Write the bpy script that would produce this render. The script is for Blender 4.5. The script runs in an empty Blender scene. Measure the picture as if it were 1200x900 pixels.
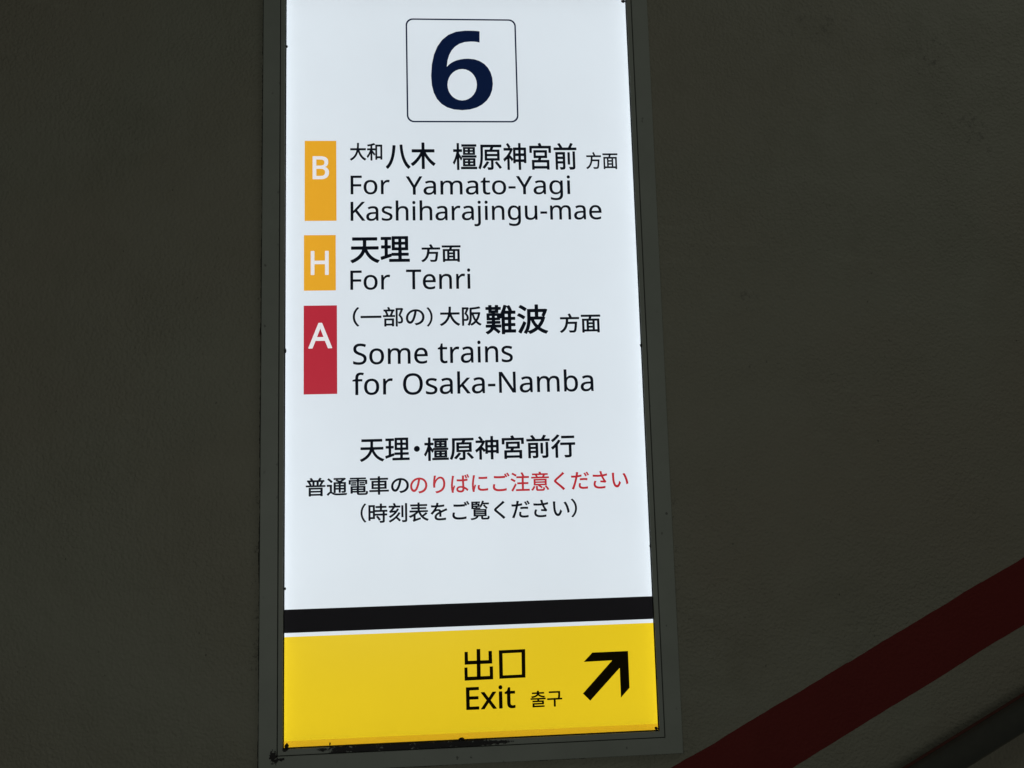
# Backlit platform sign number 6 set into a dim plastered station wall.
# Units are metres; the lit face of the sign lies in the plane y = 0, the viewer is at negative y.
import bpy, bmesh, math, random, re
from mathutils import Vector, Matrix, noise

scene = bpy.context.scene
col = scene.collection

# ------------------------------------------------------------------ camera
CAM = [[0.27793, -1.42799, 0.40424], [1.68727, 0.02721, -0.06609]]
cam_data = bpy.data.cameras.new("camera")
cam_data.sensor_width = 36.0
cam_data.lens = 30.0
cam_data.clip_start = 0.01
cam_data.clip_end = 100.0
cam = bpy.data.objects.new("camera", cam_data)
cam.location = CAM[0]
cam.rotation_euler = CAM[1]
col.objects.link(cam)
scene.camera = cam

# ------------------------------------------------------------------ world: a dim indoor ambient, no sky
world = bpy.data.worlds.new("World")
scene.world = world
world.use_nodes = True
wbg = world.node_tree.nodes["Background"]
wbg.inputs["Color"].default_value = (0.95, 1.0, 0.90, 1)
wbg.inputs["Strength"].default_value = 0.026

scene.view_settings.view_transform = 'Standard'
scene.view_settings.look = 'None'
scene.view_settings.exposure = 0.0
scene.view_settings.gamma = 1.0

# ------------------------------------------------------------------ room lamps and an added fill
def area_lamp(name, loc, target, sx, sy, power, colour):
    d = bpy.data.lights.new(name, 'AREA')
    d.shape = 'RECTANGLE'
    d.size, d.size_y = sx, sy
    d.energy = power
    d.color = colour
    o = bpy.data.objects.new(name, d)
    o.location = loc
    o.rotation_euler = (Vector(target) - Vector(loc)).to_track_quat('-Z', 'Y').to_euler()
    col.objects.link(o)
    return o

area_lamp("ceiling_lamp_light", (2.6, -1.7, 2.9), (0.9, 0.0, 0.3), 1.6, 0.35, 5.0, (1.0, 1.0, 0.93))
area_lamp("front_fill_light", (0.0, -2.4, 0.2), (0.2, 0.0, 0.4), 1.0, 0.8, 3.2, (1.0, 1.0, 0.94))  # unseen low front lamp, added to brighten the wall's left and middle

DIMS = {'g': 0.0099, 'o': 0.0392, 'bl': 0.2065, 'br': 0.4013, 'dl': 0.0309, 'dr': 0.0838, 's1': 0.213, 's2': 0.1763, 'y': 0.17, 'b': 0.0, 'gb': 0.0115, 'ob': 0.03783, 'n1': 1.2245, 'n2': 1.0329, 'k': 0.7354, 'e2': 0.8559, 'e3': 0.5581, 'top': 1.26818}
W, TOP = 0.6, DIMS['top']
G, O, GB, OB = DIMS['g'], DIMS['o'], DIMS['gb'], DIMS['ob']
FRONT = -0.004          # front of the metal frame
WALL = 0.004            # plaster surface

# lamps inside the sign's own light box
lamp_base = area_lamp("light_box_lamp", (W/2, 0.045, TOP/2), (W/2, 0, TOP/2), W + 0.05, TOP + 0.05, 2.38, (1, 1, 1))
strips = []
for sx in (-1, 1):
    x = W/2 + sx*(W/2 + 0.006)
    strips.append(area_lamp("light_box_lamp", (x, 0.014, TOP/2), (x - sx*0.012, 0, TOP/2), 0.008, TOP + 0.03, 0.041, (0.95, 0.98, 1)))

# ------------------------------------------------------------------ materials
def mat(name):
    m = bpy.data.materials.new(name)
    m.use_nodes = True
    nt = m.node_tree
    return m, nt, nt.nodes["Principled BSDF"]

def node(nt, kind, **kw):
    n = nt.nodes.new(kind)
    for k, v in kw.items():
        if k in n.inputs:
            n.inputs[k].default_value = v
        else:
            setattr(n, k, v)
    return n

def noise_tex(nt, co, scale, detail=4, rough=0.55, distortion=0.0):
    n = node(nt, "ShaderNodeTexNoise")
    n.inputs["Scale"].default_value = scale
    n.inputs["Detail"].default_value = detail
    n.inputs["Roughness"].default_value = rough
    n.inputs["Distortion"].default_value = distortion
    nt.links.new(co, n.inputs["Vector"])
    return n.outputs["Fac"]

def math_node(nt, op, a, b=None, clamp=False):
    n = node(nt, "ShaderNodeMath", operation=op)
    n.use_clamp = clamp
    for i, q in enumerate((a, b)):
        if q is None:
            continue
        if isinstance(q, (int, float)):
            n.inputs[i].default_value = q
        else:
            nt.links.new(q, n.inputs[i])
    return n.outputs[0]

def remap(nt, v, a, b, c=0.0, d=1.0):
    n = node(nt, "ShaderNodeMapRange")
    n.inputs["From Min"].default_value = a
    n.inputs["From Max"].default_value = b
    n.inputs["To Min"].default_value = c
    n.inputs["To Max"].default_value = d
    nt.links.new(v, n.inputs["Value"])
    return n.outputs[0]

def mix_col(nt, fac, a, b):
    n = node(nt, "ShaderNodeMix", data_type='RGBA')
    if isinstance(fac, (int, float)):
        n.inputs[0].default_value = fac
    else:
        nt.links.new(fac, n.inputs[0])
    for i, q in ((6, a), (7, b)):
        if isinstance(q, tuple):
            n.inputs[i].default_value = q + (1,)
        else:
            nt.links.new(q, n.inputs[i])
    return n.outputs[2]

def bump(nt, height, strength, dist, normal=None):
    n = node(nt, "ShaderNodeBump")
    n.inputs["Strength"].default_value = strength
    n.inputs["Distance"].default_value = dist
    nt.links.new(height, n.inputs["Height"])
    if normal is not None:
        nt.links.new(normal, n.inputs["Normal"])
    return n.outputs[0]

def coords(nt):
    return node(nt, "ShaderNodeTexCoord").outputs["Object"]

def pits(nt, co, scale, density, size):
    """small dark pits and flecks: random cells of a voronoi pattern"""
    v = node(nt, "ShaderNodeTexVoronoi")
    v.inputs["Scale"].default_value = scale
    warp = node(nt, "ShaderNodeMapping")
    nt.links.new(co, warp.inputs["Vector"])
    warp.inputs["Scale"].default_value = (1.0, 1.0, 0.75)
    wob = node(nt, "ShaderNodeTexNoise")
    wob.inputs["Scale"].default_value = scale*4.0
    wob.inputs["Detail"].default_value = 3
    nt.links.new(co, wob.inputs["Vector"])
    off = node(nt, "ShaderNodeVectorMath", operation='MULTIPLY_ADD')
    nt.links.new(wob.outputs["Color"], off.inputs[0])
    off.inputs[1].default_value = (0.32/scale,)*3
    nt.links.new(warp.outputs[0], off.inputs[2])
    nt.links.new(off.outputs[0], v.inputs["Vector"])
    sep = node(nt, "ShaderNodeSeparateColor")
    nt.links.new(v.outputs["Color"], sep.inputs[0])
    chosen = math_node(nt, 'LESS_THAN', sep.outputs[0], density)
    rad = math_node(nt, 'MULTIPLY', sep.outputs[1], size)
    close = math_node(nt, 'LESS_THAN', v.outputs["Distance"], rad)
    return math_node(nt, 'MULTIPLY', chosen, close)

def plaster(name, colour, mottled, peel=1.0, grime_at=()):
    m, nt, b = mat(name)
    co = coords(nt)
    big = noise_tex(nt, co, 2.3, 5, 0.6)
    mid = noise_tex(nt, co, 9.0, 6, 0.65, 0.6)
    dirt = math_node(nt, 'MULTIPLY', remap(nt, big, 0.3, 0.7), remap(nt, mid, 0.35, 0.7))
    c = mix_col(nt, dirt, colour, mottled)
    tone = noise_tex(nt, co, 1.15, 4, 0.6, 0.4)
    c = mix_col(nt, remap(nt, tone, 0.42, 0.62, 0.0, 0.8), c, (colour[0]*0.97, colour[1]*0.88, colour[2]*0.86))
    # rubbed and scuffed patches
    scuff = node(nt, "ShaderNodeMapping")
    nt.links.new(co, scuff.inputs["Vector"])
    scuff.inputs["Rotation"].default_value = (0, 0.9, 0)
    scuff.inputs["Scale"].default_value = (9, 9, 60)
    sc_ = math_node(nt, 'MULTIPLY', remap(nt, noise_tex(nt, scuff.outputs[0], 1.0, 4, 0.6), 0.56, 0.68), remap(nt, noise_tex(nt, co, 3.4, 3), 0.52, 0.64))
    c = mix_col(nt, math_node(nt, 'MULTIPLY', sc_, 0.35), c, tuple(q*1.25 for q in colour))
    fine = noise_tex(nt, co, 240, 2, 0.5)
    c = mix_col(nt, remap(nt, fine, 0.35, 0.75, 0.0, 0.16), c, tuple(q*0.55 for q in colour))
    p = pits(nt, co, 34, 0.10, 0.13)
    p2 = pits(nt, co, 90, 0.05, 0.22)
    pp = math_node(nt, 'MAXIMUM', p, p2)
    pp = math_node(nt, 'MULTIPLY', pp, remap(nt, mid, 0.40, 0.62))
    c = mix_col(nt, math_node(nt, 'MULTIPLY', pp, 0.7), c, (0.05, 0.05, 0.045))
    # speckled grime that has settled in places: ellipses (x, z, rx, rz, strength)
    for (gx, gz, rx, rz, k) in grime_at:
        s = node(nt, "ShaderNodeVectorMath", operation='SUBTRACT')
        nt.links.new(co, s.inputs[0])
        s.inputs[1].default_value = (gx, 0, gz)
        d = node(nt, "ShaderNodeVectorMath", operation='DIVIDE')
        nt.links.new(s.outputs[0], d.inputs[0])
        d.inputs[1].default_value = (rx, 1, rz)
        ln = node(nt, "ShaderNodeVectorMath", operation='LENGTH')
        nt.links.new(d.outputs[0], ln.inputs[0])
        near = remap(nt, ln.outputs["Value"], 1.0, 0.1, 0.0, 1.0)
        speck = noise_tex(nt, co, 130, 6, 0.8)
        cloud = noise_tex(nt, co, 30, 3, 0.6)
        thr = math_node(nt, 'SUBTRACT', 0.74, math_node(nt, 'MULTIPLY', near, math_node(nt, 'MULTIPLY', cloud, 0.42)))
        over = math_node(nt, 'SUBTRACT', speck, thr)
        f = math_node(nt, 'MULTIPLY', remap(nt, over, 0.0, 0.10), near)
        c = mix_col(nt, math_node(nt, 'MULTIPLY', f, k), c, (0.07, 0.066, 0.055))
    nt.links.new(c, b.inputs["Base Color"])
    b.inputs["Roughness"].default_value = 0.62
    b.inputs["Specular IOR Level"].default_value = 0.35 if peel == 1.0 else 0.15
    orange = noise_tex(nt, co, 195, 2, 0.5)
    mask = remap(nt, noise_tex(nt, co, 3.1, 3), 0.35, 0.65, 0.35, 1.0)
    h = math_node(nt, 'MULTIPLY', orange, mask)
    n1 = bump(nt, h, 0.9*peel, 0.0037)
    n2 = bump(nt, noise_tex(nt, co, 26, 4, 0.6), 0.35*peel, 0.007, n1)
    nt.links.new(n2, b.inputs["Normal"])
    return m

def metal_paint(name, colour, chips=()):
    """sprayed grey-green paint; chips = ellipses (x, z, rx, rz) where it has flaked off to black"""
    m, nt, b = mat(name)
    co = coords(nt)
    cloud = noise_tex(nt, co, 11, 5, 0.6)
    c = mix_col(nt, remap(nt, cloud, 0.35, 0.7, 0, 0.5), colour, tuple(q*0.78 for q in colour))
    spots = math_node(nt, 'MULTIPLY', pits(nt, co, 95, 0.22, 0.24), remap(nt, noise_tex(nt, co, 5, 3), 0.46, 0.6))
    c = mix_col(nt, math_node(nt, 'MULTIPLY', spots, 0.6), c, (0.03, 0.03, 0.028))
    if chips:
        sep = node(nt, "ShaderNodeSeparateXYZ")
        nt.links.new(co, sep.inputs[0])
        flat = node(nt, "ShaderNodeCombineXYZ")
        nt.links.new(sep.outputs[0], flat.inputs[0])
        nt.links.new(sep.outputs[2], flat.inputs[1])
        best = None
        for (cx, cz, rx, rz) in chips:
            s = node(nt, "ShaderNodeVectorMath", operation='SUBTRACT')
            nt.links.new(flat.outputs[0], s.inputs[0])
            s.inputs[1].default_value = (cx, cz, 0)
            d = node(nt, "ShaderNodeVectorMath", operation='DIVIDE')
            nt.links.new(s.outputs[0], d.inputs[0])
            d.inputs[1].default_value = (rx, rz, 1)
            ln = node(nt, "ShaderNodeVectorMath", operation='LENGTH')
            nt.links.new(d.outputs[0], ln.inputs[0])
            best = ln.outputs["Value"] if best is None else math_node(nt, 'MINIMUM', best, ln.outputs["Value"])
        rag = noise_tex(nt, co, 230, 5, 0.75)
        rag = remap(nt, rag, 0.25, 0.75, -0.95, 0.95)
        edge = math_node(nt, 'ADD', best, rag)
        f = math_node(nt, 'LESS_THAN', edge, 1.0)
        c = mix_col(nt, f, c, (0.012, 0.011, 0.010))
    nt.links.new(c, b.inputs["Base Color"])
    b.inputs["Roughness"].default_value = 0.45
    b.inputs["Specular IOR Level"].default_value = 0.4
    n1 = bump(nt, noise_tex(nt, co, 420, 2), 0.10, 0.001)
    nt.links.new(n1, b.inputs["Normal"])
    return m

def film(name, trans, specks=False):
    """translucent sheet lit from behind by the lamps in the box"""
    m = bpy.data.materials.new(name)
    m.use_nodes = True
    nt = m.node_tree
    nt.nodes.clear()
    out = node(nt, "ShaderNodeOutputMaterial")
    t = node(nt, "ShaderNodeBsdfTranslucent")
    t.inputs["Color"].default_value = trans + (1,)
    g = node(nt, "ShaderNodeBsdfGlossy")
    g.inputs["Roughness"].default_value = 0.25
    g.inputs["Color"].default_value = (1, 1, 1, 1)
    mx = node(nt, "ShaderNodeMixShader")
    mx.inputs[0].default_value = 0.03
    nt.links.new(t.outputs[0], mx.inputs[1])
    nt.links.new(g.outputs[0], mx.inputs[2])
    nt.links.new(mx.outputs[0], out.inputs["Surface"])
    if specks:
        co = coords(nt)
        f = pits(nt, co, 48, 0.045, 0.10)
        cl = noise_tex(nt, co, 5, 3)
        base = mix_col(nt, remap(nt, cl, 0.35, 0.65), trans, tuple(q*0.975 for q in trans))
        c = mix_col(nt, math_node(nt, 'MULTIPLY', f, 0.55), base, tuple(q*0.25 for q in trans))
        nt.links.new(c, t.inputs["Color"])
    return m

def ink(name, trans, diff=(0.01, 0.01, 0.011)):
    m = bpy.data.materials.new(name)
    m.use_nodes = True
    nt = m.node_tree
    nt.nodes.clear()
    out = node(nt, "ShaderNodeOutputMaterial")
    t = node(nt, "ShaderNodeBsdfTranslucent")
    t.inputs["Color"].default_value = trans + (1,)
    d = node(nt, "ShaderNodeBsdfDiffuse")
    d.inputs["Color"].default_value = diff + (1,)
    a = node(nt, "ShaderNodeAddShader")
    nt.links.new(t.outputs[0], a.inputs[0])
    nt.links.new(d.outputs[0], a.inputs[1])
    nt.links.new(a.outputs[0], out.inputs["Surface"])
    return m

def plain(name, colour, rough=0.6, spec=0.3):
    m, nt, b = mat(name)
    co = coords(nt)
    c = mix_col(nt, noise_tex(nt, co, 60, 4), colour, tuple(q*0.7 for q in colour))
    nt.links.new(c, b.inputs["Base Color"])
    b.inputs["Roughness"].default_value = rough
    b.inputs["Specular IOR Level"].default_value = spec
    return m

PX = 0.6/437
CHIPS = [(0.0607, -0.0052, 7*PX, 1.6*PX)]
for u, w, h in ((0.091, 13, 6), (0.128, 26, 8), (0.180, 28, 8), (0.235, 30, 8), (0.283, 22, 7),
                (0.308, 12, 5.0), (0.325, 14, 2.6), (0.345, 12, 1.8)):
    CHIPS.append((u, -0.0062, w*PX, h*PX))
CHIPS += [(0.003, -0.0012, 3*PX, 3*PX)]
FRAME_CHIPS = [(-0.0152, -0.0130, 4.2*PX, 7.5*PX), (-0.0060, -0.0165, 6*PX, 1.8*PX)]

M_WALL = plaster("plaster", (0.335, 0.338, 0.262), (0.272, 0.272, 0.203), 1.0,
                 [(0.645, -0.02, 0.06, 0.09, 0.85), (0.64, 0.30, 0.035, 0.55, 0.6), (-0.045, 0.25, 0.035, 0.6, 0.6),
                  (1.17, 1.17, 0.16, 0.20, 0.5), (0.95, 1.22, 0.22, 0.10, 0.45), (0.80, 0.72, 0.16, 0.10, 0.35), (1.24, 1.02, 0.12, 0.16, 0.45)])
M_STRIPE = plaster("red_paint", (0.20, 0.031, 0.027), (0.17, 0.026, 0.022), 0.5)
M_FRAME = metal_paint("frame_paint", (0.375, 0.41, 0.355), FRAME_CHIPS)
M_BEAD = metal_paint("bead_paint", (0.375, 0.41, 0.355), CHIPS)
M_GASKET = plain("gasket_rubber", (0.016, 0.019, 0.022), 0.7)
M_SEAL_SHADE = plain("sealant_grime_shade", (0.028, 0.028, 0.024), 0.8)
M_BOX = plain("box_white", (0.9, 0.9, 0.9), 0.8)
M_DARK = plain("dark_metal", (0.05, 0.05, 0.05), 0.6)
M_WHITE = film("white_acrylic", (0.735, 0.805, 0.865), True)
M_LETTER = film("white_letter_film", (0.80, 0.80, 0.82))
M_YELLOW = film("yellow_film", (0.80, 0.575, 0.0145), True)
M_AMBER = film("amber_edge", (0.93, 0.76, 0.8))
M_ORANGE = film("orange_film", (0.79, 0.385, 0.024))
M_RED = film("red_film", (0.445, 0.024, 0.043))
M_REDTEXT = film("red_ink", (0.68, 0.026, 0.038))
M_BLACK = ink("black_ink", (0.0045, 0.006, 0.010), (0.006, 0.006, 0.007))
M_BAND = ink("black_band_film", (0.0085, 0.0075, 0.0078))
M_NAVY = ink("navy_ink", (0.004, 0.011, 0.042), (0.006, 0.007, 0.012))
M_EXIT = ink("exit_ink", (0.004, 0.004, 0.003), (0.004, 0.004, 0.004))
M_RAIL_LINE = plain("rail_line_red", (0.16, 0.05, 0.04), 0.5, 0.2)
M_RAIL = plain("rail_coating", (0.075, 0.077, 0.062), 0.16, 0.6)

# ------------------------------------------------------------------ object helpers
def thing(name, label, cat, loc=(0, 0, 0), group=None):
    o = bpy.data.objects.new(name, None)
    o.location = loc
    o["label"], o["category"] = label, cat
    if group:
        o["group"] = group
    col.objects.link(o)
    return o

def link(name, me, m, parent=None, label=None):
    me.materials.clear()
    me.materials.append(m)
    me.name = name
    o = bpy.data.objects.new(name, me)
    col.objects.link(o)
    if parent is not None:
        o.parent = parent
    if label:
        o["label"] = label
    return o

def from_bm(name, bm, m, parent=None, label=None):
    bmesh.ops.recalc_face_normals(bm, faces=bm.faces[:])
    me = bpy.data.meshes.new(name)
    bm.to_mesh(me)
    bm.free()
    return link(name, me, m, parent, label)

def loops(bm, rects, close=False):
    """rectangular loops (x0, z0, x1, z1, y) joined one to the next with mitred corners"""
    rings = []
    for (x0, z0, x1, z1, y) in rects:
        rings.append([bm.verts.new(p) for p in ((x0, y, z0), (x1, y, z0), (x1, y, z1), (x0, y, z1))])
    n = len(rings)
    for i in range(n if close else n - 1):
        a, b = rings[i], rings[(i + 1) % n]
        for k in range(4):
            bm.faces.new((a[k], a[(k + 1) % 4], b[(k + 1) % 4], b[k]))
    return rings

def grow(r, d, y):
    return (r[0] - d, r[1] - d, r[2] + d, r[3] + d, y)

K = 100.0        # outlines are filled at a hundred times their size, then brought back to metres

def parse(path):
    """an outline written as M, L and C commands -> list of bezier knots [handle_in, point, handle_out]"""
    tok = re.findall(r'[MLC]|-?[\d.]+', path)
    i, cmd, knots = 0, None, []
    def pair():
        nonlocal i
        p = (float(tok[i]), float(tok[i + 1]))
        i += 2
        return p
    while i < len(tok):
        if tok[i] in 'MLC':
            cmd = tok[i]
            i += 1
            continue
        if cmd == 'C':
            h1, h2, p = pair(), pair(), pair()
            knots[-1][2] = h1
            knots.append([h2, p, p])
        else:
            p = pair()
            knots.append([p, p, p])
    if len(knots) > 1 and abs(knots[0][1][0] - knots[-1][1][0]) < 1e-6 and abs(knots[0][1][1] - knots[-1][1][1]) < 1e-6:
        knots[0][0] = knots[-1][0]
        knots.pop()
    return knots

def fit(knots, sx, sz, ox, oz):
    return [[(q[0]*sx + ox, q[1]*sz + oz) for q in k] for k in knots]

def rect(x0, z0, x1, z1):
    return [[(x, z)]*3 for x, z in ((x0, z0), (x1, z0), (x1, z1), (x0, z1))]

def circle(cx, cz, r):
    k = 0.5523*r
    return [[(cx + r, cz - k), (cx + r, cz), (cx + r, cz + k)], [(cx + k, cz + r), (cx, cz + r), (cx - k, cz + r)],
            [(cx - r, cz + k), (cx - r, cz), (cx - r, cz - k)], [(cx - k, cz - r), (cx, cz - r), (cx + k, cz - r)]]

def round_rect(x0, z0, x1, z1, r):
    k = r*0.4477
    return [[(x0 + k, z0), (x0 + r, z0), (x0 + r, z0)], [(x1 - r, z0), (x1 - r, z0), (x1 - k, z0)],
            [(x1, z0 + k), (x1, z0 + r), (x1, z0 + r)], [(x1, z1 - r), (x1, z1 - r), (x1, z1 - k)],
            [(x1 - k, z1), (x1 - r, z1), (x1 - r, z1)], [(x0 + r, z1), (x0 + r, z1), (x0 + k, z1)],
            [(x0, z1 - k), (x0, z1 - r), (x0, z1 - r)], [(x0, z0 + r), (x0, z0 + r), (x0, z0 + k)]]

def flatten(knots, steps=7):
    pts = []
    n = len(knots)
    for i in range(n):
        p0, h0 = knots[i][1], knots[i][2]
        h1, p1 = knots[(i + 1) % n][0], knots[(i + 1) % n][1]
        pts.append(p0)
        if max(abs(h0[0] - p0[0]), abs(h0[1] - p0[1]), abs(h1[0] - p1[0]), abs(h1[1] - p1[1])) > 1e-9:
            for k in range(1, steps):
                t = k/steps
                u = 1 - t
                pts.append(tuple(u*u*u*p0[j] + 3*u*u*t*h0[j] + 3*u*t*t*h1[j] + t*t*t*p1[j] for j in (0, 1)))
    out = []
    for p in pts:
        if not out or math.dist(p, out[-1]) > 2e-6:
            out.append(p)
    if len(out) > 2 and math.dist(out[0], out[-1]) <= 2e-6:
        out.pop()
    return out

def fill(outlines, y):
    """fill closed outlines (holes by nesting) into a flat mesh lying at depth y"""
    polys = [flatten(k) for k in outlines]
    cu = bpy.data.curves.new("outline", 'CURVE')
    cu.dimensions = '2D'
    cu.fill_mode = 'BOTH'
    for p in polys:
        sp = cu.splines.new('POLY')
        sp.points.add(len(p) - 1)
        sp.use_cyclic_u = True
        for q, (x, z) in zip(sp.points, p):
            q.co = (x*K, z*K, 0, 1)
    o = bpy.data.objects.new("outline", cu)
    col.objects.link(o)
    dg = bpy.context.evaluated_depsgraph_get()
    dg.update()
    me = bpy.data.meshes.new_from_object(o.evaluated_get(dg))
    bpy.data.objects.remove(o)
    bpy.data.curves.remove(cu)
    for v in me.vertices:
        v.co = (v.co.x/K, y, v.co.y/K)
    return me

def merge(meshes):
    bm = bmesh.new()
    for me in meshes:
        bm.from_mesh(me)
        bpy.data.meshes.remove(me)
    out = bpy.data.meshes.new("merged")
    bm.to_mesh(out)
    bm.free()
    return out

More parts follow.
